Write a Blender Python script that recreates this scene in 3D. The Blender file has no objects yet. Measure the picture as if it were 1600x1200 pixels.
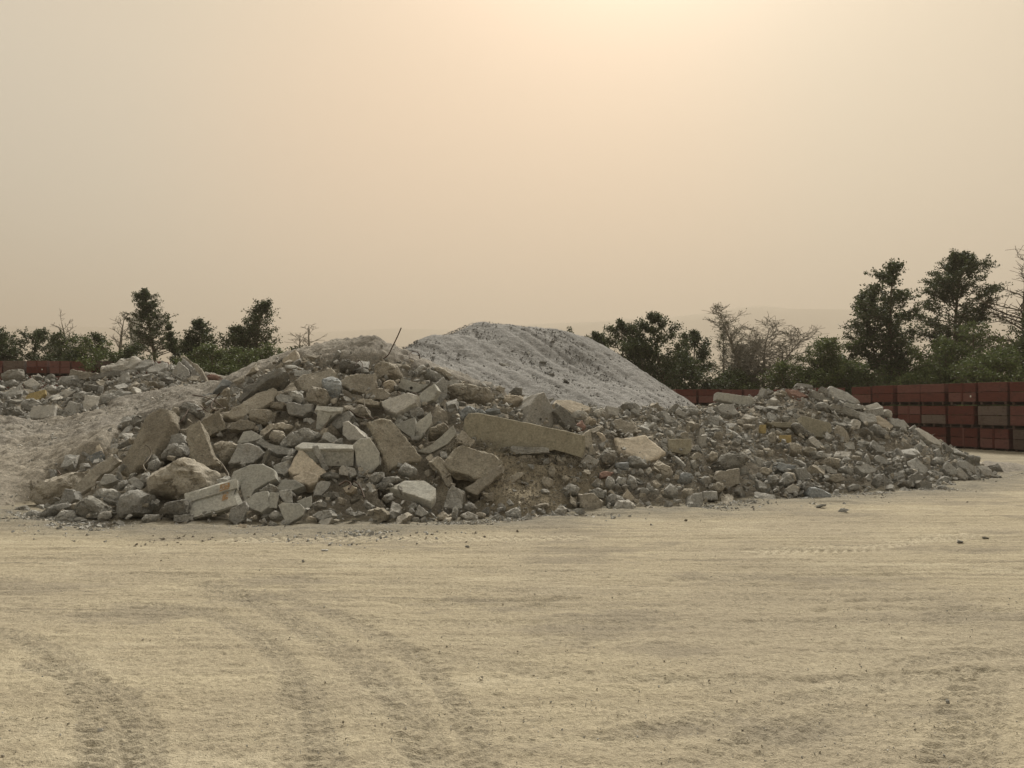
import bpy, bmesh, math, random
import numpy as np
from mathutils import Vector, Matrix, Euler
SC = bpy.context.scene
COL = SC.collection
R_ = math.radians

# ---------------------------------------------------------------- camera
CAM_H = 1.60
PITCH = math.atan(34.0/1202.0)
cd = bpy.data.cameras.new('camera'); cam = bpy.data.objects.new('camera', cd); COL.objects.link(cam)
cd.sensor_width = 36.0; cd.lens = 36.0*1202/1600; cd.clip_end = 30000; cd.clip_start = 0.05
cam.location = (0, 0, CAM_H); cam.rotation_euler = (R_(90)+PITCH, 0, 0)
SC.camera = cam

# ---------------------------------------------------------------- world, sun, exposure
SUN_AZ, SUN_EL = R_(11.0), R_(43.0)          # clockwise from +Y (the way the camera looks)
SUN_DIR = Vector((math.sin(SUN_AZ)*math.cos(SUN_EL), math.cos(SUN_AZ)*math.cos(SUN_EL), math.sin(SUN_EL)))
w = bpy.data.worlds.new("World"); SC.world = w; w.use_nodes = True
nt = w.node_tree; N = nt.nodes; L = nt.links; N.clear()
def nd(t, **k):
    n = N.new(t)
    for a, b in k.items(): setattr(n, a, b)
    return n
out = nd('ShaderNodeOutputWorld')
tc = nd('ShaderNodeTexCoord')
nrm = nd('ShaderNodeVectorMath', operation='NORMALIZE'); L.new(tc.outputs['Generated'], nrm.inputs[0])
dt = nd('ShaderNodeVectorMath', operation='DOT_PRODUCT'); L.new(nrm.outputs[0], dt.inputs[0]); dt.inputs[1].default_value = SUN_DIR
ac = nd('ShaderNodeMath', operation='ARCCOSINE'); L.new(dt.outputs['Value'], ac.inputs[0])
dv = nd('ShaderNodeMath', operation='DIVIDE'); L.new(ac.outputs[0], dv.inputs[0]); dv.inputs[1].default_value = math.pi
ramp = nd('ShaderNodeValToRGB'); L.new(dv.outputs[0], ramp.inputs[0])
ramp.color_ramp.interpolation = 'B_SPLINE'
SKY = [(0.0, (4.2, 3.75, 2.85)), (0.035, (3.0, 2.55, 1.9)), (0.06, (0.66, 0.535, 0.395)), (0.09, (0.425, 0.350, 0.252)), (0.14, (0.385, 0.325, 0.232)),
       (0.20, (0.365, 0.306, 0.226)), (0.27, (0.345, 0.327, 0.272)), (0.38, (0.34, 0.336, 0.292)), (1.0, (0.27, 0.268, 0.24))]
cr = ramp.color_ramp
while len(cr.elements) < len(SKY): cr.elements.new(0.5)
for e, (p, c) in zip(cr.elements, SKY): e.position = p; e.color = (*c, 1)
# soft smoke layers, very faint
mp = nd('ShaderNodeMapping'); L.new(nrm.outputs[0], mp.inputs[0]); mp.inputs['Scale'].default_value = (1.2, 1.2, 5.0)
nz = nd('ShaderNodeTexNoise'); L.new(mp.outputs[0], nz.inputs['Vector']); nz.inputs['Scale'].default_value = 1.1; nz.inputs['Detail'].default_value = 2
mr = nd('ShaderNodeMapRange'); L.new(nz.outputs['Fac'], mr.inputs['Value']); mr.inputs['To Min'].default_value = 0.95; mr.inputs['To Max'].default_value = 1.05
mul = nd('ShaderNodeVectorMath', operation='SCALE'); L.new(ramp.outputs['Color'], mul.inputs[0]); L.new(mr.outputs[0], mul.inputs['Scale'])
# the smoke reddens low under the sun
dp = nd('ShaderNodeVectorMath', operation='DOT_PRODUCT'); L.new(nrm.outputs[0], dp.inputs[0]); dp.inputs[1].default_value = Vector((-0.03, 1, 0.24)).normalized()
pr = nd('ShaderNodeMapRange', interpolation_type='SMOOTHSTEP'); L.new(dp.outputs['Value'], pr.inputs['Value']); pr.inputs['From Min'].default_value = 0.90; pr.inputs['From Max'].default_value = 1.0
pk = nd('ShaderNodeMix', data_type='RGBA', blend_type='MULTIPLY'); L.new(pr.outputs[0], pk.inputs[0]); L.new(mul.outputs[0], pk.inputs[6]); pk.inputs[7].default_value = (1.16, 0.985, 0.90, 1)
bg = nd('ShaderNodeBackground'); L.new(pk.outputs[2], bg.inputs['Color']); bg.inputs['Strength'].default_value = 1.0
sky = nd('ShaderNodeTexSky'); sky.sky_type = 'NISHITA'; sky.sun_disc = False; sky.sun_elevation = SUN_EL; sky.sun_rotation = SUN_AZ
sky.air_density = 1.0; sky.dust_density = 9.0; sky.ozone_density = 1.0
bg2 = nd('ShaderNodeBackground'); L.new(sky.outputs[0], bg2.inputs['Color']); bg2.inputs['Strength'].default_value = 0.006
add = nd('ShaderNodeAddShader'); L.new(bg.outputs[0], add.inputs[0]); L.new(bg2.outputs[0], add.inputs[1])
L.new(add.outputs[0], out.inputs['Surface'])

sd = bpy.data.lights.new('sun', 'SUN'); sun = bpy.data.objects.new('sun', sd); COL.objects.link(sun)
sd.energy = 3.6; sd.angle = R_(18); sd.color = (1.0, 0.945, 0.82)
sun.rotation_euler = (-SUN_DIR).to_track_quat('-Z', 'Y').to_euler()
SC.view_settings.view_transform = 'Standard'; SC.view_settings.look = 'None'
SC.view_settings.exposure = 0.95; SC.view_settings.gamma = 1.0; SC.view_settings.use_curve_mapping = False
cy = SC.cycles
SC.render.engine = 'CYCLES'
cy.use_denoising = True; cy.max_bounces = 6; cy.diffuse_bounces = 3; cy.volume_bounces = 1; cy.transparent_max_bounces = 8
try:
    cy.denoiser = 'OPENIMAGEDENOISE'; cy.denoising_input_passes = 'RGB_ALBEDO_NORMAL'
except Exception: pass

rng = np.random.default_rng(7)
rnd = random.Random(11)

# ---------------------------------------------------------------- pixel <-> place
F = 1202.0
cp, sp_ = math.cos(PITCH), math.sin(PITCH)
def pix_dir(px, py):
    """direction through a photograph pixel, scaled so that its forward (Y) part is 1"""
    px = np.asarray(px, float); py = np.asarray(py, float)
    x = (px-800)/F; z = -(py-600)/F
    Y = cp - z*sp_; Z = sp_ + z*cp
    return np.stack([x/Y, np.ones_like(x), Z/Y], -1)
def at(px, py, Y):
    d = pix_dir(px, py); p = d*np.asarray(Y, float)[..., None]
    p[..., 2] += CAM_H; return p
def to_pix(P):
    P = np.asarray(P, float); x = P[..., 0]; y = P[..., 1]; z = P[..., 2]-CAM_H
    f = y*cp + z*sp_; u = z*cp - y*sp_
    return 800+F*x/f, 600-F*u/f
def on_ground(px, py):
    d = pix_dir(px, py); t = -CAM_H/d[..., 2]; p = d*t[..., None]; return p[..., :2]

# ---------------------------------------------------------------- numpy noise
_T = rng.random((64, 64, 64)).astype(np.float32)
def vn(p):
    """value noise 0..1 of points (...,3)"""
    p = np.asarray(p, np.float64); i = np.floor(p).astype(np.int64); f = p-i; f = f*f*(3-2*f)
    i0 = i & 63; i1 = (i+1) & 63
    x0, y0, z0 = i0[..., 0], i0[..., 1], i0[..., 2]; x1, y1, z1 = i1[..., 0], i1[..., 1], i1[..., 2]
    fx, fy, fz = f[..., 0], f[..., 1], f[..., 2]
    a = _T[x0, y0, z0]*(1-fx)+_T[x1, y0, z0]*fx; b = _T[x0, y1, z0]*(1-fx)+_T[x1, y1, z0]*fx
    c = _T[x0, y0, z1]*(1-fx)+_T[x1, y0, z1]*fx; d = _T[x0, y1, z1]*(1-fx)+_T[x1, y1, z1]*fx
    return (a*(1-fy)+b*fy)*(1-fz)+(c*(1-fy)+d*fy)*fz
def fbm(p, o=4, g=0.5):
    p = np.asarray(p, float); s = 0; a = 1.0; t = 0
    for k in range(o):
        s = s+a*(vn(p*(2.03**k)+17.3*k)-0.5); t += a; a *= g
    return s/t*2
def n2(x, y, sx, sy, o=3, z=0.0, g=0.5):
    return fbm(np.stack([x*sx, y*sy, np.full_like(x, z)], -1), o, g)

# ---------------------------------------------------------------- mesh helpers
def mesh_np(name, verts, faces, tint=None, mat=None, smooth=False, sharp=None, attrs=None):
    """verts (n,3); faces (m,3) or (m,4) array, or a list of such arrays"""
    fl = faces if isinstance(faces, list) else [faces]
    fl = [np.asarray(f, np.int32) for f in fl if len(f)]
    me = bpy.data.meshes.new(name)
    nf = sum(len(f) for f in fl); nl = sum(f.size for f in fl)
    me.vertices.add(len(verts)); me.vertices.foreach_set('co', np.asarray(verts, np.float32).ravel())
    me.loops.add(nl); me.loops.foreach_set('vertex_index', np.concatenate([f.ravel() for f in fl]))
    me.polygons.add(nf)
    tot = np.concatenate([np.full(len(f), f.shape[1], np.int32) for f in fl])
    st = np.concatenate([[0], np.cumsum(tot)[:-1]]).astype(np.int32)
    me.polygons.foreach_set('loop_start', st)
    try: me.polygons.foreach_set('loop_total', tot)
    except Exception: pass
    me.update(calc_edges=True)
    me.validate(clean_customdata=False)
    if smooth:
        me.polygons.foreach_set('use_smooth', np.ones(len(me.polygons), bool))
        if sharp is not None: me.set_sharp_from_angle(angle=R_(sharp))
    else: me.polygons.foreach_set('use_smooth', np.zeros(len(me.polygons), bool))
    at_ = dict(attrs or {})
    if tint is not None: at_['tint'] = tint
    for k, v in at_.items():
        v = np.asarray(v, np.float32)
        a = me.attributes.new(k, 'FLOAT', 'POINT')
        if len(v) == len(me.vertices): a.data.foreach_set('value', v)
    if mat is not None: me.materials.append(mat)
    return me
def link(name, me, parent=None, **props):
    o = bpy.data.objects.new(name, me); COL.objects.link(o)
    if parent is not None: o.parent = parent
    for k, v in props.items(): o[k] = v
    return o
def tag(o, label=None, category=None, group=None, kind=None):
    if label: o['label'] = label
    if category: o['category'] = category
    if group: o['group'] = group
    if kind: o['kind'] = kind
    return o

def tube(pts, rad, sides=6):
    """verts, faces of a tapered tube along pts"""
    pts = np.asarray(pts, float); n = len(pts); rad = np.broadcast_to(np.asarray(rad, float), (n,))
    t = np.gradient(pts, axis=0); t /= np.linalg.norm(t, axis=1)[:, None]+1e-9
    ref = np.array([0.3, 0.9, 0.2]); V = []
    for k in range(n):
        a = np.cross(t[k], ref); a /= np.linalg.norm(a)+1e-9; b = np.cross(t[k], a)
        for s in range(sides):
            q = 2*math.pi*s/sides; V.append(pts[k]+rad[k]*(a*math.cos(q)+b*math.sin(q)))
    Fc = []
    for k in range(n-1):
        for s in range(sides):
            s2 = (s+1) % sides; Fc.append((k*sides+s, k*sides+s2, (k+1)*sides+s2, (k+1)*sides+s))
    return np.array(V), np.array(Fc, np.int32)

# ---------------------------------------------------------------- materials
def mat(name, build):
    m = bpy.data.materials.new(name); m.use_nodes = True; t = m.node_tree; t.nodes.clear()
    o = t.nodes.new('ShaderNodeOutputMaterial'); b = t.nodes.new('ShaderNodeBsdfPrincipled')
    t.links.new(b.outputs[0], o.inputs['Surface']); b.inputs['Specular IOR Level'].default_value = 0.25
    build(t, b, o); return m
class G:
    """small node-graph helper"""
    def __init__(s, t): s.t = t
    def n(s, ty, **k):
        x = s.t.nodes.new(ty)
        for a, b in k.items(): setattr(x, a, b)
        return x
    def l(s, a, b): s.t.links.new(a, b)
    def pos(s): return s.n('ShaderNodeNewGeometry').outputs['Position']
    def noise(s, vec, scale, detail=4, rough=0.55, stretch=None, off=0.0):
        if stretch or off:
            m = s.n('ShaderNodeMapping'); s.l(vec, m.inputs[0])
            if stretch: m.inputs['Scale'].default_value = stretch
            m.inputs['Location'].default_value = (off, off*1.7, off*0.6); vec = m.outputs[0]
        x = s.n('ShaderNodeTexNoise'); s.l(vec, x.inputs['Vector'])
        x.inputs['Scale'].default_value = scale; x.inputs['Detail'].default_value = detail; x.inputs['Roughness'].default_value = rough
        return x.outputs['Fac']
    def rng(s, v, a, b, c=0.0, d=1.0):
        x = s.n('ShaderNodeMapRange'); s.l(v, x.inputs['Value'])
        for i, q in zip(('From Min', 'From Max', 'To Min', 'To Max'), (a, b, c, d)): x.inputs[i].default_value = q
        return x.outputs[0]
    def math(s, op, a, b):
        x = s.n('ShaderNodeMath', operation=op)
        for i, q in enumerate((a, b)):
            if isinstance(q, (int, float)): x.inputs[i].default_value = q
            else: s.l(q, x.inputs[i])
        return x.outputs[0]
    def mix(s, f, a, b, mode='MIX'):
        x = s.n('ShaderNodeMix', data_type='RGBA', blend_type=mode)
        if isinstance(f, (int, float)): x.inputs[0].default_value = f
        else: s.l(f, x.inputs[0])
        for i, q in ((6, a), (7, b)):
            if isinstance(q, tuple): x.inputs[i].default_value = (*q, 1)
            else: s.l(q, x.inputs[i])
        return x.outputs[2]
    def scale(s, c, f):
        x = s.n('ShaderNodeVectorMath', operation='SCALE'); s.l(c, x.inputs[0])
        if isinstance(f, (int, float)): x.inputs['Scale'].default_value = f
        else: s.l(f, x.inputs['Scale'])
        return x.outputs[0]
    def attr(s, name): return s.n('ShaderNodeAttribute', attribute_name=name).outputs['Fac']
    def bump(s, h, strength, dist, prev=None):
        x = s.n('ShaderNodeBump'); s.l(h, x.inputs['Height']); x.inputs['Strength'].default_value = strength; x.inputs['Distance'].default_value = dist
        if prev is not None: s.l(prev, x.inputs['Normal'])
        return x.outputs[0]

def concrete(name, c1, c2, agg=0.5, bump=1.0, stain=0.35):
    """broken concrete: cement paste, aggregate, dust and stains"""
    def b(t, bs, o):
        g = G(t); p = g.pos()
        big = g.noise(p, 2.3, 5, 0.6); mid = g.noise(p, 11, 6, 0.72, off=3.1); fine = g.noise(p, 34, 4, 0.7, off=7.7)
        c = g.mix(g.rng(big, 0.35, 0.65), c1, c2)
        c = g.mix(g.rng(mid, 0.52, 0.70, 0, 0.7), c, tuple(x*0.55 for x in c1))
        c = g.mix(g.rng(mid, 0.46, 0.30, 0, 0.45), c, tuple(min(0.62, x*1.35) for x in c2))
        vo = g.n('ShaderNodeTexVoronoi'); g.l(p, vo.inputs['Vector']); vo.inputs['Scale'].default_value = 27
        sp = g.n('ShaderNodeSeparateColor'); g.l(vo.outputs['Color'], sp.inputs[0])
        stones = g.rng(vo.outputs['Distance'], 0.22, 0.40, 1.0, 0.0)
        stcol = g.mix(sp.outputs[0], tuple(x*0.55 for x in c1), tuple(min(0.6, x*1.5) for x in c2))
        c = g.mix(g.math('MULTIPLY', stones, g.rng(mid, 0.42, 0.6, 0.15*agg, 0.9*agg)), c, stcol)
        st = g.noise(p, 5.0, 3, 0.5, stretch=(1, 1, 0.35), off=12.0)
        c = g.mix(g.rng(st, 0.56, 0.74, 0, stain), c, (0.16, 0.125, 0.08))
        oi = g.n('ShaderNodeObjectInfo')
        k = g.math('MULTIPLY', g.rng(oi.outputs['Random'], 0, 1, 0.84, 1.14), g.rng(g.attr('tint'), 0, 1, 0.82, 1.2))
        c = g.scale(c, k); c = g.scale(c, g.rng(fine, 0.32, 0.68, 0.76, 1.24))
        g.l(c, bs.inputs['Base Color']); bs.inputs['Roughness'].default_value = 0.95
        h = g.math('ADD', g.math('MULTIPLY', mid, 0.6), g.math('MULTIPLY', fine, 0.35*(0.4+agg)))
        h = g.math('ADD', h, g.math('MULTIPLY', stones, 0.22*agg))
        b1 = g.bump(big, 0.6*min(1, bump), 0.10*bump)
        g.l(g.bump(h, 1.0*min(1, bump), 0.032*bump, b1), bs.inputs['Normal'])
    return mat(name, b)
CM = {
 'g': concrete('grey_concrete', (0.286, 0.282, 0.268), (0.349, 0.343, 0.323), 0.6, 1.0),
 't': concrete('tan_concrete', (0.286, 0.262, 0.222), (0.358, 0.330, 0.281), 0.4, 1.15),
 'd': concrete('dark_concrete', (0.167, 0.162, 0.148), (0.234, 0.226, 0.203), 0.4, 1.1),
 's': concrete('smooth_concrete', (0.320, 0.318, 0.294), (0.367, 0.360, 0.327), 0.10, 0.28, 0.22),
 'o': concrete('olive_dusty_concrete', (0.277, 0.256, 0.203), (0.314, 0.292, 0.231), 0.05, 0.22, 0.30),
 'w': concrete('pale_concrete', (0.347, 0.335, 0.310), (0.408, 0.391, 0.356), 0.3, 0.6, 0.3),
 'p': concrete('peach_tinted_concrete', (0.391, 0.343, 0.279), (0.438, 0.391, 0.321), 0.25, 0.6, 0.3),
 'b': concrete('brownish_rough_concrete', (0.205, 0.183, 0.148), (0.285, 0.262, 0.216), 0.6, 1.4),
 'u': concrete('blue_grey_stone', (0.215, 0.230, 0.241), (0.282, 0.295, 0.303), 0.4, 0.9, 0.1),
 'r': concrete('reddish_brick_rubble', (0.238, 0.147, 0.122), (0.277, 0.190, 0.161), 0.2, 0.7, 0.2),
 'y': concrete('yellow_painted_concrete', (0.343, 0.264, 0.129), (0.381, 0.313, 0.161), 0.1, 0.4, 0.4),
}
def m_rust(t, bs, o):
    g = G(t); p = g.pos(); n = g.noise(p, 60, 3)
    g.l(g.mix(n, (0.045, 0.032, 0.024), (0.09, 0.058, 0.04)), bs.inputs['Base Color']); bs.inputs['Roughness'].default_value = 0.8
RUST = mat('rusty_steel', m_rust)
def m_dull(t, bs, o):
    bs.inputs['Base Color'].default_value = (0.13, 0.11, 0.085, 1); bs.inputs['Roughness'].default_value = 0.7
DULL = mat('dusty_wire', m_dull)

def soil(name, a, b_, c3, patch=0.35, bumpd=0.03, tanattr=True, rills=False):
    def b(t, bs, o):
        g = G(t); p = g.pos()
        big = g.noise(p, patch, 5, 0.6); mid = g.noise(p, 3.0, 6, 0.7, off=4); fine = g.noise(p, 17, 5, 0.78, off=9); ff = g.noise(p, 45, 3, 0.7, off=2)
        c = g.mix(g.rng(big, 0.38, 0.62), a, b_)
        c = g.mix(g.rng(mid, 0.50, 0.66, 0, 0.55), c, c3)
        if tanattr: c = g.mix(g.attr('tan'), c, (0.31, 0.272, 0.208))
        c = g.scale(c, g.math('MULTIPLY', g.rng(fine, 0.32, 0.68, 0.60, 1.36), g.rng(ff, 0.3, 0.7, 0.75, 1.25)))
        g.l(c, bs.inputs['Base Color']); bs.inputs['Roughness'].default_value = 1.0; bs.inputs['Specular IOR Level'].default_value = 0.1
        h = g.math('ADD', g.math('MULTIPLY', fine, 1.0), g.math('MULTIPLY', ff, 0.35))
        h = g.math('ADD', h, g.math('MULTIPLY', mid, 1.2))
        g.l(g.bump(h, 1.0, bumpd), bs.inputs['Normal'])
    return mat(name, b)
DIRT = soil('grey_brown_dirt', (0.224, 0.208, 0.187), (0.268, 0.249, 0.222), (0.326, 0.304, 0.268))
GRAVEL = soil('pale_grey_gravel', (0.229, 0.226, 0.222), (0.261, 0.257, 0.253), (0.187, 0.182, 0.178), 0.5, 0.022, False)
# ================================================================ THE GROUND
def m_ground(t, bs, o):
    g = G(t); p = g.pos()
    st = g.noise(p, 1.0, 7, 0.68, stretch=(0.13, 4.6, 1)); st2 = g.noise(p, 1.0, 5, 0.7, stretch=(0.32, 16, 1), off=5.0)
    big = g.noise(p, 0.35, 4, 0.6, off=2.0); spk = g.noise(p, 34, 4, 0.75, off=8.0); ff = g.noise(p, 120, 2, 0.6, off=1.0)
    mid = g.noise(p, 5.5, 5, 0.7, stretch=(0.6, 1.5, 1), off=11.0)
    c = g.mix(g.rng(st, 0.38, 0.62), (0.375, 0.328, 0.238), (0.475, 0.420, 0.305))
    c = g.mix(g.math('MULTIPLY', g.attr('stk'), g.rng(st2, 0.575, 0.65, 0, 0.85)), c, (0.225, 0.20, 0.155))
    c = g.mix(g.math('MULTIPLY', g.attr('stk'), g.rng(st2, 0.38, 0.30, 0, 0.35)), c, (0.52, 0.455, 0.325))
    c = g.mix(g.rng(big, 0.42, 0.62, 0, 0.65), c, (0.365, 0.322, 0.245))
    pt = g.noise(p, 0.9, 5, 0.65, stretch=(0.6, 1.3, 1), off=21.0); c = g.mix(g.rng(pt, 0.54, 0.62, 0, 0.7), c, (0.280, 0.248, 0.192)); c = g.mix(g.rng(pt, 0.42, 0.34, 0, 0.55), c, (0.53, 0.475, 0.355))
    c = g.mix(g.rng(mid, 0.56, 0.72, 0, 0.40), c, (0.270, 0.232, 0.168))
    c = g.mix(g.math('MULTIPLY', g.attr('trk'), g.rng(spk, 0.35, 0.6, 0.62, 0.36)), c, (0.255, 0.228, 0.178))
    c = g.mix(g.math('MULTIPLY', g.attr('grit'), g.rng(mid, 0.35, 0.6, 0.55, 1.0)), c, (0.240, 0.222, 0.182))
    c = g.mix(g.attr('chalk'), c, (0.56, 0.50, 0.38))
    sp = g.math('MULTIPLY', g.rng(spk, 0.30, 0.70, 0.74, 1.22), g.rng(ff, 0.3, 0.7, 0.86, 1.14))
    c = g.scale(c, g.math('MULTIPLY', sp, 0.86)); tn = g.n('ShaderNodeVectorMath', operation='MULTIPLY'); g.l(c, tn.inputs[0]); tn.inputs[1].default_value = (0.97, 0.97, 0.985); c = tn.outputs[0]
    g.l(c, bs.inputs['Base Color']); bs.inputs['Roughness'].default_value = 1.0; bs.inputs['Specular IOR Level'].default_value = 0.1
    h = g.math('ADD', g.math('MULTIPLY', spk, 1.0), g.math('MULTIPLY', ff, 0.3))
    h = g.math('ADD', h, g.math('MULTIPLY', st2, 0.3)); h = g.math('ADD', h, g.math('MULTIPLY', mid, 1.2))
    g.l(g.bump(h, 1.0, 0.018), bs.inputs['Normal'])
GROUND = mat('dusty_yard_earth', m_ground)

# fine sheet of the yard: the denser the nearer
def poly_dist(P, line):
    """signed offset and run along a polyline for points P (n,2)"""
    best = np.full(len(P), 1e9); s = np.zeros(len(P)); off = np.zeros(len(P)); run = 0
    for a, b in zip(line[:-1], line[1:]):
        d = b-a; l = np.hypot(*d)+1e-9; d = d/l
        q = P-a; u = np.clip(q@d, 0, l); r = q-u[:, None]*d; dist = np.hypot(r[:, 0], r[:, 1])
        m = dist < best; best[m] = dist[m]; s[m] = run+u[m]; off[m] = (q[m, 0]*d[1]-q[m, 1]*d[0]); run += l
    return best, s, off
def smooth_line(px, n=14):
    P = on_ground(np.array([p[0] for p in px], float), np.array([p[1] for p in px], float))
    t = np.linspace(0, len(P)-1, n); k = np.arange(len(P))
    out = []
    for q in t:      # catmull-rom
        i = min(int(q), len(P)-2); f = q-i
        p0, p1, p2, p3 = P[max(i-1, 0)], P[i], P[i+1], P[min(i+2, len(P)-1)]
        out.append(0.5*((2*p1)+(-p0+p2)*f+(2*p0-5*p1+4*p2-p3)*f*f+(-p0+3*p1-3*p2+p3)*f**3))
    return np.array(out)
TOE_PX = [(-60, 792), (30, 806), (120, 818), (250, 824), (400, 826), (520, 826), (640, 822), (800, 814), (880, 806), (960, 800), (1100, 796), (1180, 782), (1290, 780), (1360, 774), (1480, 764), (1560, 750), (1640, 735)]
TOE = on_ground(np.array([p[0] for p in TOE_PX], float), np.array([p[1] for p in TOE_PX], float))
TRACKS = [  # photograph pixels, half width m, lug depth, pitch
    ([(-60, 985), (40, 1000), (110, 1045), (150, 1110), (165, 1230)], 0.17, 0.010, 0.085),
    ([(60, 1040), (150, 1070), (210, 1120), (225, 1240)], 0.15, 0.008, 0.075),
    ([(190, 945), (330, 960), (420, 1010), (480, 1090), (520, 1240)], 0.15, 0.006, 0.08),
    ([(330, 915), (430, 955), (540, 1020), (620, 1090), (700, 1230)], 0.18, 0.009, 0.085),
    ([(420, 990), (450, 1060), (470, 1230)], 0.12, 0.005, 0.08),
    ([(250, 890), (330, 925), (400, 945)], 0.2, 0.006, 0.08),
    ([(360, 846), (520, 843), (700, 842), (905, 841)], 0.19, 0.016, 0.13),
    ([(1180, 862), (1290, 858), (1380, 853), (1500, 838)], 0.17, 0.014, 0.12),
    ([(1480, 1240), (1500, 1180), (1520, 1100), (1535, 1050)], 0.22, 0.010, 0.10),
    ([(960, 1150), (1080, 1130), (1210, 1100), (1330, 1075), (1540, 1045)], 0.15, 0.008, 0.09),
    ([(1180, 1165), (1260, 1140), (1330, 1105)], 0.16, 0.007, 0.09),
    ([(1420, 1035), (1520, 1020), (1640, 1010)], 0.15, 0.008, 0.09),
    ([(1080, 1195), (1160, 1160), (1240, 1120)], 0.10, 0.006, 0.07),
    ([(-60, 876), (250, 874), (600, 884), (900, 896), (1300, 900), (1700, 888)], 0.16, 0.004, 0.09),
    ([(-60, 905), (300, 900), (640, 914), (1000, 928), (1340, 932), (1700, 922)], 0.16, 0.004, 0.09),
    ([(500, 962), (760, 972), (1050, 976), (1350, 968), (1700, 950)], 0.14, 0.004, 0.09),
    ([(560, 1010), (800, 1040), (1050, 1062), (1350, 1060), (1700, 1040)], 0.15, 0.005, 0.09),
    ([(760, 1240), (740, 1150), (700, 1080), (640, 1020), (540, 965), (400, 925)], 0.13, 0.007, 0.085),
]
nY, nU = 880, 640
Yk = 1.6*(60/1.6)**(np.linspace(0, 1, nY)); Uk = np.linspace(-0.95, 0.95, nU)
YY, UU = np.meshgrid(Yk, Uk, indexing='ij'); gx = (UU*(YY+1.2)).ravel(); gy = YY.ravel()
gyw = gy+0.10*n2(gx, gy, 0.12, 0.3, 2, 3.3)*3; streak = n2(gx, gyw, 0.14, 5.0, 4, 1.3, 0.6); streak2 = n2(gx, gyw, 0.35, 18.0, 3, 4.4, 0.6)
lump = n2(gx, gy, 2.2, 3.4, 4, 8.8, 0.6); rough = n2(gx, gy, 13, 19, 3, 2.2, 0.7); big = n2(gx, gy, 0.22, 0.4, 3, 5.1)
far_ = np.clip((gy-3.8)/3.0, 0.22, 1)
gran = n2(gx, gy, 22, 30, 3, 7.7, 0.7)
gz = 0.018*streak*far_+0.018*streak2*far_+0.012*lump+0.012*rough+0.012*gran*np.clip(1.4-gy/9, 0.2, 1)+0.03*big
trk = np.zeros_like(gx); chalk = np.zeros_like(gx)
P2 = np.stack([gx, gy], -1)
for li, (px, hw, dep, pitch) in enumerate(TRACKS):
    if li not in (6, 7): hw *= 0.72
    ln = smooth_line(px)
    lo = ln.min(0)-0.6; hi = ln.max(0)+0.6
    sel = np.where((gx > lo[0]) & (gx < hi[0]) & (gy > lo[1]) & (gy < hi[1]))[0]
    if not len(sel): continue
    dist, s, off = poly_dist(P2[sel], ln)
    wob = 1+0.25*n2(gx[sel], gy[sel], 3, 3, 2, 9.0)
    m = np.clip((hw*wob-dist)/0.03, 0, 1)*np.clip(1.0+0.35*n2(gx[sel], gy[sel], 1.2, 1.2, 2, li*1.7), 0, 1)
    lug = np.tanh(3*np.sin((s+np.abs(off)*0.9*np.where(off > 0, 1, 0.8))*2*math.pi/pitch))
    gz[sel] += m*(-0.006+dep*0.72*lug)+0.010*np.exp(-((dist-hw-0.03)/0.035)**2)*np.clip(m+0.3, 0, 1)*0.6
    trk[sel] = np.maximum(trk[sel], m*((0.8 if li < 4 else 0.45) if li not in (6, 7) and li < 13 else 0.75 if li == 17 else 0.35 if li > 12 else 0.15))
    if li in (6, 7): chalk[sel] = np.maximum(chalk[sel], m*np.clip(lug, 0, 1)*0.75)
# low wheel-spun ridges seen on the right
for (px, ww, hh) in [([(1330, 935), (1400, 936), (1480, 932)], 0.05, 0.03), ([(1280, 950), (1400, 949), (1570, 950)], 0.05, 0.035), ([(620, 940), (760, 936), (900, 935)], 0.05, 0.022),
                     ([(700, 898), (760, 898), (830, 897)], 0.06, 0.02), ([(1140, 1055), (1300, 1058), (1420, 1050)], 0.05, 0.016), ([(820, 1054), (980, 1058), (1120, 1062)], 0.05, 0.015),
                     ([(800, 1152), (960, 1154), (1080, 1150)], 0.03, 0.012), ([(1050, 905), (1250, 902), (1480, 906)], 0.1, 0.02)]:
    ln = smooth_line(px); dist, s, off = poly_dist(P2, ln) if False else (None, None, None)
    lo = ln.min(0)-0.5; hi = ln.max(0)+0.5
    sel = np.where((gx > lo[0]) & (gx < hi[0]) & (gy > lo[1]) & (gy < hi[1]))[0]
    dist, s, off = poly_dist(P2[sel], ln); gz[sel] -= hh*np.exp(-(dist/ww)**2)*np.clip(0.6+n2(gx[sel], gy[sel], 6, 6, 2, 3.0), 0, 1)
dtoe, _, offt = poly_dist(P2, TOE)
grit = np.clip(1.35-dtoe/(0.85+0.7*n2(gx, gy, 0.7, 1.2, 3, 6.6)), 0, 1); grit[offt < -0.05] = np.maximum(grit[offt < -0.05], 0.5)
gz += 0.05*grit*np.clip(0.4+n2(gx, gy, 1.5, 2.5, 3, 1.1), 0, 1)
ex = np.clip((0.95-np.abs(UU.ravel()))/0.03, 0, 1)*np.clip((60-gy)/3, 0, 1)*np.clip((gy-1.6)/0.1, 0, 1)
gz = gz*ex-0.045*(1-ex)
idx = np.arange(nY*nU).reshape(nY, nU)
gf = np.stack([idx[:-1, :-1].ravel(), idx[:-1, 1:].ravel(), idx[1:, 1:].ravel(), idx[1:, :-1].ravel()], -1)
tag(link('ground', mesh_np('ground', np.stack([gx, gy, gz], -1), gf, mat=GROUND, smooth=True, attrs={'trk': trk, 'grit': np.clip(grit, 0, 1), 'chalk': chalk, 'stk': far_})), kind='structure', label='dusty tan yard ground with tyre tracks running to the rubble')
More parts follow.
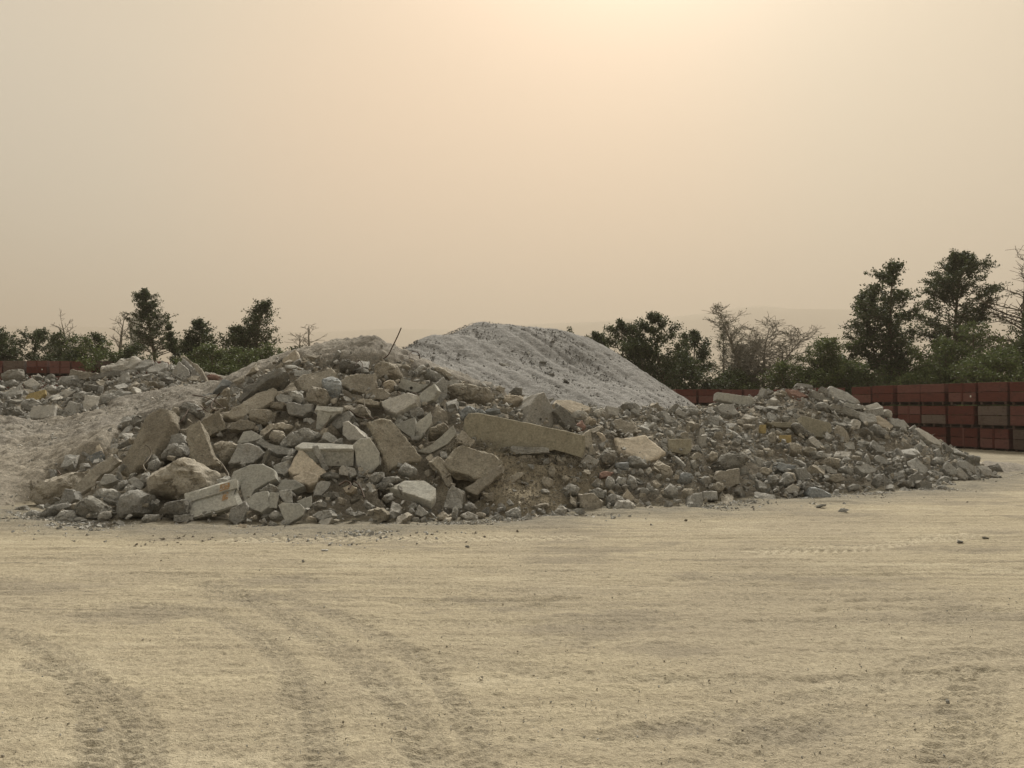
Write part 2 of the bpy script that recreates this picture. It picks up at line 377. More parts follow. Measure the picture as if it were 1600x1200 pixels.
# the land beyond, one sheet to the horizon
S = 9000.0; ks = np.array([-9000, -2500, -600, -150, -60, -30, 0, 30, 60, 150, 600, 2500, 9000.0])
bx, by = np.meshgrid(ks, ks, indexing='ij'); bi = np.arange(bx.size).reshape(bx.shape)
bf = np.stack([bi[:-1, :-1].ravel(), bi[1:, :-1].ravel(), bi[1:, 1:].ravel(), bi[:-1, 1:].ravel()], -1)
tag(link('land', mesh_np('land', np.stack([bx.ravel(), by.ravel(), np.full(bx.size, -0.04)], -1), bf, mat=GROUND)), kind='structure', label='flat dry land reaching to the horizon')

# ================================================================ MOUNDS
class TPS:
    def __init__(s, P, z, lam=0.02):
        n = len(P); d = np.linalg.norm(P[:, None]-P[None], axis=2); K = np.where(d > 0, d*d*np.log(d+1e-12), 0)
        A = np.zeros((n+3, n+3)); A[:n, :n] = K+lam*np.eye(n); A[:n, n] = 1; A[:n, n+1:] = P; A[n, :n] = 1; A[n+1:, :n] = P.T
        s.w = np.linalg.solve(A, np.concatenate([z, [0, 0, 0]])); s.P = P; s.n = n
    def __call__(s, x, y):
        sh = x.shape; Q = np.stack([x.ravel(), y.ravel()], -1); r = np.zeros(len(Q))
        for k in range(0, len(Q), 20000):
            q = Q[k:k+20000]; d2 = ((q[:, None]-s.P[None])**2).sum(2); r[k:k+20000] = 0.5*np.where(d2 > 0, d2*np.log(d2+1e-12), 0)@s.w[:s.n]+s.w[s.n]+q@s.w[s.n+1:]
        return r.reshape(sh)
def controls(pix, world):
    a = np.array(pix, float); P = at(a[:, 0], a[:, 1], a[:, 2]); W = np.array(world, float)
    A = np.concatenate([P, W]); return A[:, :2], A[:, 2]
toe0 = [(x, y, 0.0) for x, y in TOE]; toe1 = [(x, y-0.9, -0.42) for x, y in TOE]
PA, ZA = controls([
    (240, 715, 11.8), (330, 700, 12.2), (250, 652, 13.0), (350, 592, 16.0), (400, 740, 11.3), (400, 640, 13), (450, 575, 14.3), (500, 700, 11.9), (500, 620, 13.3), (520, 556, 15.2), (578, 530, 15.6),
    (600, 760, 11.1), (620, 680, 12.3), (620, 600, 13.9), (640, 556, 15.3), (700, 590, 14.7), (700, 700, 12.1), (700, 770, 11.3), (800, 622, 14.6), (820, 680, 13.0), (820, 750, 11.9), (900, 632, 15.2),
    (920, 700, 13.2), (1000, 642, 15.8), (1000, 720, 13.1), (1000, 770, 12.3), (1080, 638, 16.6), (1100, 700, 14.2), (1100, 760, 12.9), (1180, 624, 17.8), (1200, 680, 15.6), (1200, 750, 13.5),
    (1270, 606, 18.6), (1300, 660, 16.6), (1300, 740, 14.3), (1340, 630, 18.3), (1400, 658, 18), (1400, 712, 16), (1480, 694, 18.2), (1480, 740, 16.1), (1560, 740, 17.9),
    (130, 770, 12.0), (170, 730, 12.6), (60, 760, 12.9), (20, 785, 12.4), (-80, 780, 12.5), (100, 735, 13.4), (0, 722, 14.6), (-90, 720, 14.8), (110, 690, 15.2), (180, 670, 14.6), (0, 668, 18.6), (-100, 668, 18.8),
    (110, 664, 18.2), (180, 645, 17), (270, 612, 17.6), (350, 596, 17.4), (400, 572, 17.4), (480, 548, 17.4), (540, 540, 17.6), (320, 640, 14.6),
    (-120, 590, 24), (0, 592, 24), (60, 588, 24), (130, 592, 23.5), (200, 574, 24), (270, 569, 23.5), (320, 594, 22), (345, 603, 20.5),
    (50, 622, 21.6), (150, 620, 21.2), (250, 600, 21.3), (-100, 622, 21.5), (50, 654, 19.8), (-60, 652, 19.9), (150, 642, 19.5)],
    toe0+toe1+[(-19, 28, 0.4), (-12, 28.5, 0.6), (-6, 27, 0.5), (-2, 22, 0.8), (2, 20.5, 0.3), (5, 22, 0.2), (9, 22.5, 0.0), (12, 21, -0.2), (14, 19, -0.5), (-2.2, 18.6, 2.0), (0, 18, 1.2), (-19, 33, -0.5), (-10, 33, -0.5), (0, 27, -0.5), (8, 26, -0.6), (14, 23, -0.6)])
hA = TPS(PA, ZA, 0.015)
PB, ZB = controls([
    (600, 560, 20), (640, 545, 20.6), (668, 525, 21.4), (705, 525, 22), (745, 502, 23), (800, 508, 23.4), (880, 518, 24), (930, 536, 24), (980, 566, 23.6), (1020, 592, 23), (1062, 618, 22.4), (1085, 636, 21.8),
    (640, 590, 18.2), (700, 600, 18.2), (760, 600, 18.6), (820, 605, 18.9), (880, 612, 19), (960, 624, 19.4), (1040, 640, 19.8), (740, 548, 20.8), (820, 556, 21.2), (900, 566, 21.8), (960, 592, 21.4), (700, 560, 19.9)],
    [(-4.5, 20, 1.2), (-6, 23, 0), (-3, 17, 0.9), (0, 16.6, 0.6), (4, 17.0, 0.3), (7.2, 20.5, -0.1), (8.2, 23, -0.2), (-4, 26, 0.6), (0, 28, 0.8), (4, 29, 0.2), (-1, 25.5, 3.0), (2, 26.5, 2.4), (7, 27, -0.5), (0, 31, -0.6), (4.5, 26, 1.4)])
hB = TPS(PB, ZB, 0.01)
def HA(x, y): return np.clip(hA(x, y), -0.5, 3.6)
# vertical drop of the dirt under the loose chunks: zones in the photograph (A = chunk covered)
def in_poly(px, py, poly):
    c = np.zeros(px.shape, bool); n = len(poly)
    for i in range(n):
        (x1, y1), (x2, y2) = poly[i], poly[(i+1) % n]
        m = ((y1 > py) != (y2 > py)) & (px < (x2-x1)*(py-y1)/((y2-y1) if y2 != y1 else 1e-9)+x1); c ^= m
    return c
Z_MAIN = [(12, 800), (30, 762), (100, 722), (165, 690), (195, 655), (240, 640), (300, 645), (350, 600), (440, 562), (500, 560), (560, 556), (640, 556), (700, 585), (790, 610), (860, 622), (1000, 630), (1120, 620), (1180, 605), (1260, 596),
          (1330, 606), (1400, 640), (1450, 670), (1500, 700), (1570, 745), (1480, 768), (1290, 784), (1100, 800), (960, 806), (800, 818), (640, 828), (400, 832), (200, 828)]
Z_FAR = [(-120, 586), (60, 575), (150, 584), (160, 565), (230, 558), (290, 558), (335, 598), (250, 612), (170, 618), (165, 640), (60, 656), (-120, 656)]
Z_HOLLOWS = [[(375, 628), (398, 607), (450, 584), (452, 600), (415, 620), (385, 634)], [(243, 706), (262, 668), (276, 676), (270, 700), (256, 722)], [(586, 690), (596, 688), (616, 735), (604, 748), (592, 735)],
             [(700, 712), (735, 735), (762, 738), (745, 762), (712, 752)], [(548, 690), (554, 690), (556, 728), (549, 728)], [(662, 690), (700, 672), (706, 690), (680, 705)], [(400, 690), (455, 706), (445, 716), (405, 708)],
             [(866, 664), (896, 676), (880, 682), (862, 676)], [(120, 785), (138, 760), (142, 775), (128, 792)], [(424, 780), (450, 778), (446, 796), (426, 796)], [(560, 630), (600, 628), (600, 650), (575, 655)], [(346, 727), (366, 730), (360, 745), (348, 742)], [(960, 655), (990, 668), (985, 676), (962, 672)], [(690, 612), (745, 622), (744, 632), (695, 626)]]
Z_TAN = [(700, 680), (780, 690), (850, 715), (900, 700), (960, 720), (900, 770), (860, 800), (790, 780), (740, 760), (690, 740)]
def zone(x, y, z, poly):
    px, py = to_pix(np.stack([x, y, z], -1)); return in_poly(px, py, poly)
def ray_hit(px, py, H, y0=9.0, y1=30.0, n=260):
    """first hit of a photograph ray with the surface H"""
    px = np.atleast_1d(np.asarray(px, float)); py = np.atleast_1d(np.asarray(py, float)); d = pix_dir(px, py)
    t = np.linspace(y0, y1, n); X = d[:, 0:1]*t; Y = np.broadcast_to(t, X.shape); Z = CAM_H+d[:, 2:3]*t
    h = H(X, Y); b = Z <= h; k = np.argmax(b, 1); hit = b.any(1)
    k = np.maximum(k, 1); r = np.arange(len(px)); a0 = Z[r, k-1]-h[r, k-1]; a1 = Z[r, k]-h[r, k]
    f = np.clip(a0/(a0-a1+1e-9), 0, 1); tt = t[k-1]+f*(t[k]-t[k-1])
    tt = np.where(hit, tt, np.nan); return tt
def grid_mound(name, H, x0, x1, y0, y1, step, m, dz, cut=-0.12, **kw):
    nx = int((x1-x0)/step); ny = int((y1-y0)/step)
    X, Y = np.meshgrid(np.linspace(x0, x1, nx), np.linspace(y0, y1, ny), indexing='ij')
    Z = H(X, Y); at_ = {}
    Z, at_ = dz(X, Y, Z)
    keep = Z > cut; ii = np.arange(nx*ny).reshape(nx, ny)
    q = keep[:-1, :-1] | keep[1:, :-1] | keep[1:, 1:] | keep[:-1, 1:]
    f = np.stack([ii[:-1, :-1][q], ii[1:, :-1][q], ii[1:, 1:][q], ii[:-1, 1:][q]], -1)
    used = np.unique(f); mp_ = np.full(nx*ny, -1); mp_[used] = np.arange(len(used))
    V = np.stack([X.ravel(), Y.ravel(), Z.ravel()], -1)[used]
    me = mesh_np(name, V, mp_[f], mat=m, smooth=True, attrs={k: v.ravel()[used] for k, v in at_.items()})
    return link(name, me)
def dzA(X, Y, Z):
    mask = (zone(X, Y, Z, Z_MAIN) | zone(X, Y, Z, Z_FAR)).astype(float)
    tan = zone(X, Y, Z, Z_TAN).astype(float)
    hol = np.zeros_like(mask)
    for hp in Z_HOLLOWS: hol = np.maximum(hol, zone(X, Y, Z, hp).astype(float))
    k = np.ones(5)/5                                   # soften the zone edges
    for ax in (0, 1):
        for _ in range(2):
            mask = np.apply_along_axis(lambda v: np.convolve(v, k, 'same'), ax, mask); tan = np.apply_along_axis(lambda v: np.convolve(v, k, 'same'), ax, tan)
    drop = 0.36*mask*(1-0.85*tan)+1.0*hol
    nz_ = 0.18*n2(X, Y, 0.55, 0.55, 3, 2.0)+0.09*n2(X, Y, 2.0, 2.0, 3, 3.0, 0.6)+0.05*n2(X, Y, 6, 6, 3, 5.0, 0.7)+0.055*n2(X, Y, 14, 14, 2, 1.0, 0.7)
    # wash marks running down the left bank
    gul = n2(X+0.55*Y, Y*0.0+X*0.2, 1.6, 0.4, 3, 7.0); nz_ = nz_+0.08*gul*(1-mask)
    hgt = np.clip(Z/0.5, 0.1, 1)
    tanc = np.clip(tan+0.55*np.clip(n2(X, Y, 0.5, 0.5, 3, 4.0)+0.15, 0, 1)*(1-mask)+0.45*mask, 0, 1)
    return Z-drop+nz_*hgt, {'tan': tanc}
bank = grid_mound('dirt_bank', HA, -20, 14.5, 9.6, 29, 0.045, DIRT, dzA)
tag(bank, kind='structure', label='grey brown dirt bank carrying the broken concrete')
def dzB(X, Y, Z):
    r1 = n2(X*0.8+Y*0.9, X*0.1, 4.5, 0.3, 3, 3.0)      # rills down the slope
    Zn = Z+0.05*r1*np.clip(Z/2, 0, 1)+0.09*n2(X, Y, 0.7, 0.7, 3, 1.0)+0.035*n2(X, Y, 2.8, 2.8, 3, 2.0)+0.035*n2(X, Y, 8, 8, 3, 3.0, 0.7)+0.022*n2(X, Y, 17, 17, 2, 4.0, 0.7)
    return Zn, {}
heap = grid_mound('gravel_heap', lambda x, y: np.clip(hB(x, y), -0.6, 4.6), -7, 9, 16.4, 31, 0.05, GRAVEL, dzB)
tag(heap, 'tall pale grey crushed gravel heap rising behind the rubble', 'gravel heap', kind='stuff')
# ================================================================ THE BROKEN CONCRETE
# every piece: photographed region | kind (S slab, R rough lump) | azimuth, lean of its face, thickness | finish | outline | name | label | short name
ORG = {'1': (0, 540, 4), '2': (300, 500, 4), '3': (560, 560, 4), '4': (860, 560, 4), '5': (1200, 520, 4), '7': (380, 640, 6)}
PIECES = '''
1 R 0 20 .35 t 155,935 250,850 370,815 520,790 530,820 440,900 330,990 250,1030 190,1010|concrete_block|rough tan concrete beam, broken at its low left end, lowest on the bank|the low rough beam
1 S 15 30 .12 t 435,900 560,790 690,680 745,720 650,800 605,850 590,880 480,935 455,908|concrete_slab|narrow sidewalk strip with a cracked joint leaning beside the low rough beam|the cracked sidewalk strip
1 S 0 12 .25 g 365,985 400,895 455,905 475,960 440,985|concrete_block|small squared block standing under the lower end of the sidewalk strip|
1 S -25 35 .25 b 745,770 870,530 930,430 1000,390 1060,410 1065,480 1030,560 960,680 900,740 800,790|concrete_slab|tallest dark rough slab standing upright at the left end of the pile|the tall dark slab
1 S -10 30 .15 b 1150,520 1250,470 1355,740 1255,765 1210,745|concrete_slab|neat rectangular brown slab leaning just above the big boulder|the rectangular brown slab
1 S 10 10 .3 b 1250,480 1360,410 1410,520 1310,565 1280,545|concrete_block|dark brown block wedged behind the top of the rectangular brown slab|
1 R 0 12 .55 t 940,930 940,800 1010,730 1115,670 1150,700 1260,760 1385,830 1375,890 1280,940 1230,960 1170,975 1090,950|boulder|biggest rough lump, craggy and light, above the orange-marked kerb piece|the big craggy boulder
1 R 0 15 .4 g 705,1030 740,930 850,900 940,940 930,1010 880,1060 770,1075|boulder|rounded rough grey boulder at the foot of the pile below the big craggy one|
1 R 0 15 .3 g 590,890 650,895 740,910 750,960 690,1000 600,950|boulder|
1 R 0 15 .4 d 465,990 540,935 610,965 690,1020 640,1075 540,1080 490,1050|boulder|
1 R 0 25 .3 g 325,1080 400,1030 470,1040 490,1075 440,1110 370,1118|boulder|
1 R 0 35 .3 g 215,1090 290,1030 400,985 460,985 480,1020 350,1050 280,1090|boulder|
1 R 0 10 .4 d 1000,1030 1020,965 1150,965 1170,1050 1100,1080 1020,1070|boulder|
1 R 0 20 .3 g 1005,680 1060,625 1170,610 1180,660 1140,690 1010,705|boulder|
1 S -15 25 .15 g 1025,640 1050,565 1130,545 1150,600 1060,620|concrete_slab|
1 R 0 15 .35 t 1320,620 1380,600 1490,610 1480,670 1400,745 1340,700|boulder|
1 S 15 15 .15 g 1425,1080 1440,1020 1530,980 1545,1020 1520,1090 1470,1115|concrete_slab|
1 S 0 15 .25 g 620,860 650,805 710,810 730,840 700,860 640,875|concrete_block|
1 R 0 20 .15 g 770,890 800,868 840,885 830,915 790,915|boulder|
1 S 15 25 .12 g 800,840 840,815 905,860 880,895 830,880|concrete_block|
1 R 0 20 .2 g 875,800 920,790 945,850 920,880 880,850|boulder|
1 R 0 25 .2 g 715,870 790,840 800,870 740,900|boulder|
1 R 0 20 .3 d 60,1075 90,1010 160,1000 180,1030 150,1060|boulder|
1 R 0 15 .2 g 145,1055 200,1030 250,1040 240,1070 160,1075|boulder|
1 R 0 20 .2 g 600,1095 620,1040 670,1035 690,1060 650,1095|boulder|
1 R 0 30 .25 g 860,1105 900,1060 960,1050 1000,1065 980,1095 900,1110|boulder|
1 S 0 10 .2 g 1080,1095 1085,1060 1165,1060 1170,1100 1100,1105|concrete_block|
1 R 0 20 .15 g 450,1085 490,1070 530,1080 520,1100 470,1105|boulder|
1 R 0 25 .2 g 925,770 930,730 980,705 1000,730 960,780|boulder|
1 R 0 50 .2 w 625,165 640,130 740,100 760,80 860,75 885,90 860,130 800,150 750,150 640,170|concrete_slab|light weathered slab lying at the crest of the far left pile|the pale crest slab
1 S 5 30 .10 d 555,205 600,180 700,155 765,155 750,180 640,200 590,215|concrete_slab|thin dark slab lying under the pale crest slab of the far pile|
1 S -5 8 .4 t 430,190 435,150 600,170 565,200 520,218|concrete_block|long tan block in front of the red bins on the far left pile|the far tan block
1 R 0 40 .2 g 290,155 310,135 370,145 425,180 400,195 330,190|concrete_slab|
1 S 10 50 .15 g 915,145 970,115 1045,105 1030,140 990,160 930,165|concrete_slab|
1 S 15 20 .2 g 1080,150 1120,100 1180,150 1175,200 1140,215 1075,180|concrete_slab|upright squarish slab leaning beneath the two long ones on the far crest|
1 R 0 30 .15 g 1115,90 1130,75 1190,110 1240,180 1215,195 1150,120|concrete_beam|shorter of two long slabs sloping down side by side on the far crest|the sloping far slabs
1 S -15 20 .08 t 1125,60 1160,70 1250,140 1300,225 1280,225 1200,120|concrete_slab|longer thin slab sloping down to the right on the far crest|
1 S 5 50 .15 g 840,140 905,85 960,90 950,110 900,140|concrete_slab|
1 S 10 25 .15 y 160,325 180,300 280,275 280,300 240,340 170,335|concrete_block|block with a yellow painted face on the far left pile|the yellow painted block
1 R 0 15 .3 d 500,255 560,235 605,250 600,280 580,295 520,280|boulder|
1 R 0 30 .3 g 350,235 400,200 470,190 520,240 430,250|boulder|
1 R 0 30 .2 g 440,310 520,290 570,295 560,320 500,335 450,330|concrete_slab|
1 S 10 45 .12 w 140,230 200,200 250,240 220,265 170,255|concrete_slab|
1 S 0 40 .15 w 165,440 210,375 345,370 335,450 230,455|concrete_slab|flat pale slab at the foot of the far left pile|the flat pale far slab
1 S 5 20 .25 g 400,400 430,350 500,360 490,430 440,450|concrete_block|
1 S 15 20 .2 w 380,310 400,275 470,285 450,300 400,335|concrete_block|
1 R 0 30 .25 d 0,180 50,160 130,150 140,190 80,215 10,210|boulder|
1 R 0 50 .1 w 60,165 100,148 140,165 70,180|concrete_slab|
1 R 0 25 .3 g 125,350 200,330 260,340 200,410 140,390|boulder|
1 R 0 20 .3 d 0,440 20,400 100,380 130,420 80,455|boulder|
1 R 0 55 .2 g 600,310 680,280 810,290 840,310 780,350 640,345|concrete_slab|wide slab half buried in dust in the middle of the left bank|the half buried slab
1 R 0 40 .15 w 740,355 790,325 815,345 760,375|boulder|
1 R 0 30 .2 d 265,205 330,175 345,200 290,225|concrete_slab|
1 R 0 30 .2 g 1050,260 1070,235 1100,240 1095,270 1060,275|boulder|
1 R 0 30 .25 r 1290,200 1310,180 1400,200 1390,225 1300,215|boulder|reddish lump in the gap between the far pile and the main pile|
1 R 0 30 .2 g 210,150 240,140 290,165 270,180 220,170|boulder|
1 R 0 30 .2 g 30,230 90,215 120,240 60,260|boulder|
1 R 0 40 .2 w 50,280 90,260 140,270 120,295 60,295|concrete_slab|
1 R 0 25 .25 g 270,270 330,250 360,275 320,300|boulder|
1 R 0 35 .15 g 1110,380 1150,350 1230,370 1290,420 1240,440 1170,410|concrete_slab|
1 S 10 40 .10 r 1040,540 1060,530 1100,535 1080,550|brick_fragment|small pinkish brick chip showing above the tall dark slab|
1 R 0 20 .2 d 890,740 920,700 960,680 985,700 940,740|boulder|
2 S -22 42 .20 d 288,490 330,425 440,340 560,295 582,322 520,362 440,398 345,470 308,508|concrete_slab|long dark slab jutting out over a black hollow on the upper left flank|the jutting dark slab
2 S 15 40 .2 t 200,590 330,510 400,460 500,420 530,440 500,510 440,545 330,600 250,610|concrete_slab|long dusty slab sloping down below the jutting dark slab|the long dusty slab
2 R 0 20 .15 d 510,410 590,350 610,370 560,430 525,432|concrete_beam|
2 S 5 40 .18 t 645,375 690,335 800,320 870,300 900,330 860,400 800,420 720,440 680,430|concrete_slab|large five-sided tan slab high on the main pile's left shoulder|the shoulder slab
2 R 0 20 .3 u 800,390 850,360 920,365 930,440 900,480 860,480 820,430|boulder|bluish grey stone held between tan slabs near the top|the bluish stone
2 S -5 25 .2 t 925,385 960,350 1060,335 1140,335 1145,430 1070,460 1030,445 990,440 930,405|concrete_slab|wide flat tan slab directly beneath the pile's summit rubble|the wide summit slab
2 R 0 20 .3 t 710,450 750,420 830,430 865,490 840,530 790,540 730,510|boulder|pebbly six-sided chunk just below the bluish stone|the pebbly chunk
2 R 0 40 .2 d 905,285 940,255 1000,260 1050,290 1000,305 910,300|concrete_slab|
2 R 0 20 .35 t 1120,310 1140,270 1220,260 1280,290 1310,350 1290,375 1170,375 1130,340|boulder|big light boulder at the very top of the main pile|the summit boulder
2 R 0 15 .25 p 1190,390 1240,375 1280,385 1270,430 1230,450 1200,430|boulder|small tan cobble under the summit boulder|
2 R 0 15 .15 g 1145,370 1180,370 1185,410 1160,420|boulder|
2 S 0 10 .3 t 1080,460 1130,430 1190,430 1230,465 1220,490 1110,505|concrete_block|
2 S 0 15 .2 t 1030,500 1070,490 1170,510 1160,535 1080,530|concrete_slab|
2 S 10 10 .35 s 1297,425 1312,365 1420,400 1475,405 1420,445 1400,455|drilled_block|squared block with one round hole drilled in its front|the block with a hole
2 S -20 40 .25 w 1180,510 1240,485 1350,455 1400,470 1390,510 1270,585 1240,570 1190,535|concrete_block|bright square-cut block right under the block with a hole|the bright cut block
2 S -20 15 .15 s 1375,525 1450,440 1510,400 1535,440 1500,500 1430,530 1400,540|concrete_slab|left of two smooth slabs leaning together beside the rounded log-shaped beam|the two leaning slabs
2 S 20 10 .18 g 1505,525 1520,400 1575,360 1600,385 1595,470 1550,535|concrete_slab|right one of two leaning slabs, upright and pointed at the top|
2 R 0 25 .15 g 1365,345 1440,275 1480,290 1410,345|concrete_beam|
2 R 0 25 .18 g 1440,310 1480,300 1560,350 1540,385 1450,350|concrete_beam|
3 R 0 25 .18 t 450,60 480,45 540,70 590,110 570,130 500,90|concrete_beam|
2 R 0 20 .3 t 990,560 1050,525 1100,560 1110,600 1060,610 1010,590|boulder|
2 S 0 8 .25 s 775,680 785,562 925,570 840,640 800,685|kerb_piece|smooth kerb stone with a rounded lip in the middle of the main pile|the lipped kerb stone
2 S 0 50 .06 s 772,560 782,535 860,542 942,546 932,570 860,572|kerb_lip|
2 S -15 25 .25 g 870,640 930,590 980,565 1005,600 980,640 900,680 880,660|concrete_block|
2 S 0 15 .25 g 590,530 600,515 750,530 740,570 690,600 600,580|concrete_block|
2 R 0 15 .25 t 485,540 500,510 560,503 585,530 580,565 500,560|boulder|
2 R 0 20 .3 t 330,600 370,560 460,545 500,570 500,620 460,650 370,650|boulder|
2 S 0 20 .2 t 230,680 250,640 330,625 390,650 380,680 300,690|concrete_slab|
2 S 0 35 .12 t 190,600 300,585 325,600 310,620 200,618|concrete_slab|
2 R 15 30 .2 g 600,440 650,440 720,490 700,525 630,490|boulder|
2 S 0 40 .18 g 520,480 550,460 630,475 620,510 540,510|concrete_slab|
2 S -20 20 .25 w 940,640 975,630 1080,730 1060,750 980,750 940,720|concrete_block|split pale chunk with a sharp peak in the centre of the main pile|the split pale chunk
2 S 10 25 .18 g 810,740 830,700 850,700 940,765 920,772 870,765|concrete_slab|
2 R 0 25 .3 g 560,770 600,720 700,680 750,665 795,710 760,750 640,790 570,800|boulder|
2 R 0 20 .25 t 480,720 510,690 560,690 580,730 550,775 510,760|boulder|
2 R 0 30 .25 t 430,700 480,660 560,640 620,660 600,680 510,690 450,730|boulder|
2 S 5 30 .15 g 400,760 430,740 480,770 640,810 620,840 530,840 440,790|concrete_slab|
2 S -10 40 .15 s 285,765 320,700 370,690 440,730 400,750 300,770|concrete_slab|
2 S 5 25 .2 g 225,900 290,770 390,780 450,830 380,895 320,890|concrete_slab|flat-faced rough slab between the rounded lump and the smooth curved slab|
2 R 0 20 .3 t 130,780 180,760 290,780 280,820 200,900 150,860|boulder|
2 S 0 5 .3 s 690,805 850,800 1000,805 1000,912 870,915 740,880|kerb_piece|long smooth kerb section lying level in the middle of the main pile|the level kerb section
2 S 0 62 .06 s 650,790 690,765 850,770 1000,780 1000,803 680,803|kerb_lip|
2 S 8 12 .08 g 755,795 790,785 850,930 820,945|concrete_slab|narrow strip leaning across the face of the level kerb section|
2 S 5 10 .2 s 1000,790 1050,745 1110,740 1170,830 1170,900 1120,950 1070,950 1030,900 1020,820|concrete_slab|smooth rounded shield of slab spotted with air holes|the spotted round slab
2 S 18 38 .13 b 1095,640 1160,622 1245,625 1320,720 1425,855 1420,880 1300,895 1240,932 1170,790|concrete_slab|largest brown gritty paving slab, propped steeply on the main pile|the big gritty slab
2 S -5 20 .2 s 1270,655 1390,610 1395,680 1385,745 1310,690|concrete_slab|left half of a cracked smooth slab above the big gritty slab|the cracked slab
2 S 5 18 .2 s 1398,650 1490,575 1500,640 1430,740 1392,750|concrete_slab|right half of the cracked smooth slab, edge facing the sky|
2 S 0 15 .2 g 1355,565 1400,550 1440,555 1450,590 1370,610|concrete_block|
3 S 10 20 .15 s 370,580 470,530 590,420 610,470 560,530 450,590|concrete_slab|long smooth slab slanting below a rusty tangle|the slanting smooth slab
3 R 0 20 .2 b 410,500 450,440 540,400 590,390 540,470 450,510|boulder|
2 S 5 45 .2 p 600,930 640,870 680,795 740,860 835,945 790,985 700,960 630,965|concrete_block|peach coloured cracked wedge of concrete below the level kerb section|the peach wedge
2 S 0 45 .2 p 635,985 700,940 780,970 780,1010 730,1030 650,1010|concrete_block|
2 S 0 40 .15 s 530,1060 560,1000 640,1000 700,1035 640,1060 550,1070|concrete_slab|
2 S -5 12 .2 g 505,910 590,880 600,950 580,970 520,955|concrete_block|
2 R 0 45 .15 g 550,871 600,850 635,855 600,880|concrete_slab|
2 S 10 15 .15 g 425,1080 440,1050 500,1040 510,1070 470,1110|concrete_block|
2 R 0 35 .15 g 450,1032 490,990 545,980 545,1000 500,1035|boulder|
2 S -10 35 .15 s 330,1130 400,1080 470,1070 480,1160 430,1200 370,1180|concrete_slab|
1 S -12 35 .14 s 1435,850 1460,790 1560,745 1640,740 1710,780 1720,830 1640,870 1590,900 1560,960 1530,980 1500,880|concrete_slab|broad smooth slab with a rounded corner behind the orange-marked kerb piece|the round-cornered slab
7 S 5 20 .12 s 330,900 370,872 530,882 570,930 560,985 410,1080 370,985|concrete_slab|smooth shield-shaped slab standing at the very foot of the pile|the shield slab
7 S 10 15 .15 s 240,920 250,780 330,785 310,925|concrete_slab|
7 S 10 20 .15 g 330,760 450,750 460,870 380,860 330,800|concrete_slab|
7 S 15 20 .12 s 505,860 640,810 640,900 590,950|concrete_slab|
7 S 15 20 .15 g 670,800 700,690 730,665 810,670 800,740 740,800|concrete_block|
7 R 0 30 .2 d 730,620 800,580 890,595 880,640 770,645|boulder|
7 S 5 12 .12 w 895,560 925,520 990,580 985,620 895,605|concrete_block|little white angular chip in front of the level kerb section|
7 S 10 25 .12 g 940,520 1040,550 1065,600 1000,640 985,580|concrete_slab|
7 R 0 25 .2 g 1160,640 1240,590 1320,580 1320,640 1240,690|boulder|
7 R 0 25 .18 d 745,810 800,775 890,775 890,820 800,850|boulder|
7 S 0 25 .18 p 935,730 1010,700 1050,740 1010,780 960,770|concrete_block|
7 S 10 20 .12 g 1145,700 1190,680 1240,760 1210,780|concrete_slab|
7 R 0 25 .2 g 640,890 700,860 780,870 770,910 660,935|boulder|
7 R 0 25 .2 g 640,1010 720,950 850,950 870,990 760,1040 660,1045|boulder|
7 S 0 35 .14 w 705,1060 740,1030 840,1010 800,1070 770,1100|concrete_slab|
7 R 0 30 .2 g 235,980 300,950 370,965 360,1010 260,1020|boulder|
7 R 0 20 .2 d 230,850 350,760 250,700 150,760 200,830|boulder|
2 S 0 58 .15 s 1245,1045 1330,1005 1450,1003 1520,1050 1512,1110 1490,1130|concrete_slab|thick smooth slab with a crisp straight front edge low on the main pile|the crisp-edged slab
2 R 0 25 .2 g 1150,1035 1200,990 1280,980 1300,1000 1190,1060|boulder|
2 R 0 20 .2 g 1290,950 1330,880 1390,930 1380,970 1310,968|boulder|
2 S 0 15 .2 t 1480,900 1530,860 1580,900 1560,950 1500,930|concrete_block|
3 R 0 18 .28 t 555,240 570,180 640,165 760,180 860,200 880,240 860,275 700,265 600,240|concrete_beam|rounded log-shaped beam lying level on the right shoulder|the rounded beam
3 S 0 30 .12 g 560,145 590,130 630,140 620,165 570,165|concrete_block|
3 S 32 12 .55 w 1045,405 1075,300 1120,222 1160,210 1240,350 1210,435|pyramid_block|pale pointed block like a small pyramid, behind the long barrier|the pyramid block
3 S 4 3 .34 o 665,480 675,385 700,350 760,345 1050,405 1405,482 1405,560 1385,615 1250,560 1090,600 960,560 950,615 870,585 730,530|concrete_barrier|longest smooth olive wall section lying tilted across the pile's centre|the long barrier
3 S 0 12 .18 g 955,560 970,545 1180,560 1190,590 960,600|concrete_beam|narrow level beam lying against the front of the long barrier|the front beam
3 R 0 35 .18 g 1170,535 1215,500 1250,530 1240,555 1180,560|boulder|
3 R 0 25 .18 g 1185,590 1210,560 1320,560 1325,580 1280,590|concrete_slab|
3 S 12 55 .25 p 1215,285 1235,258 1330,258 1450,300 1440,325 1330,335 1290,310|striped_slab|pale cream slab with pink stripes lying flat beside the pyramid block|the striped slab
3 R 0 45 .15 p 885,245 940,230 1050,240 980,290 930,280|concrete_slab|
3 S 20 20 .15 d 1230,335 1260,290 1320,330 1380,440 1370,460 1300,420|concrete_beam|dark square-edged beam end leaning beside the pyramid block|
3 R 0 20 .2 r 1365,405 1400,385 1420,430 1400,455 1372,445|brick_lump|dull red lump of brickwork beyond the barrier's right end|the red brick lump
3 R 0 20 .25 d 930,215 990,180 1020,190 1020,225 960,235|boulder|
3 R 0 20 .2 t 850,190 880,170 915,185 900,215|boulder|
3 S -5 25 .2 t 600,500 650,450 725,510 700,545 620,530|concrete_slab|
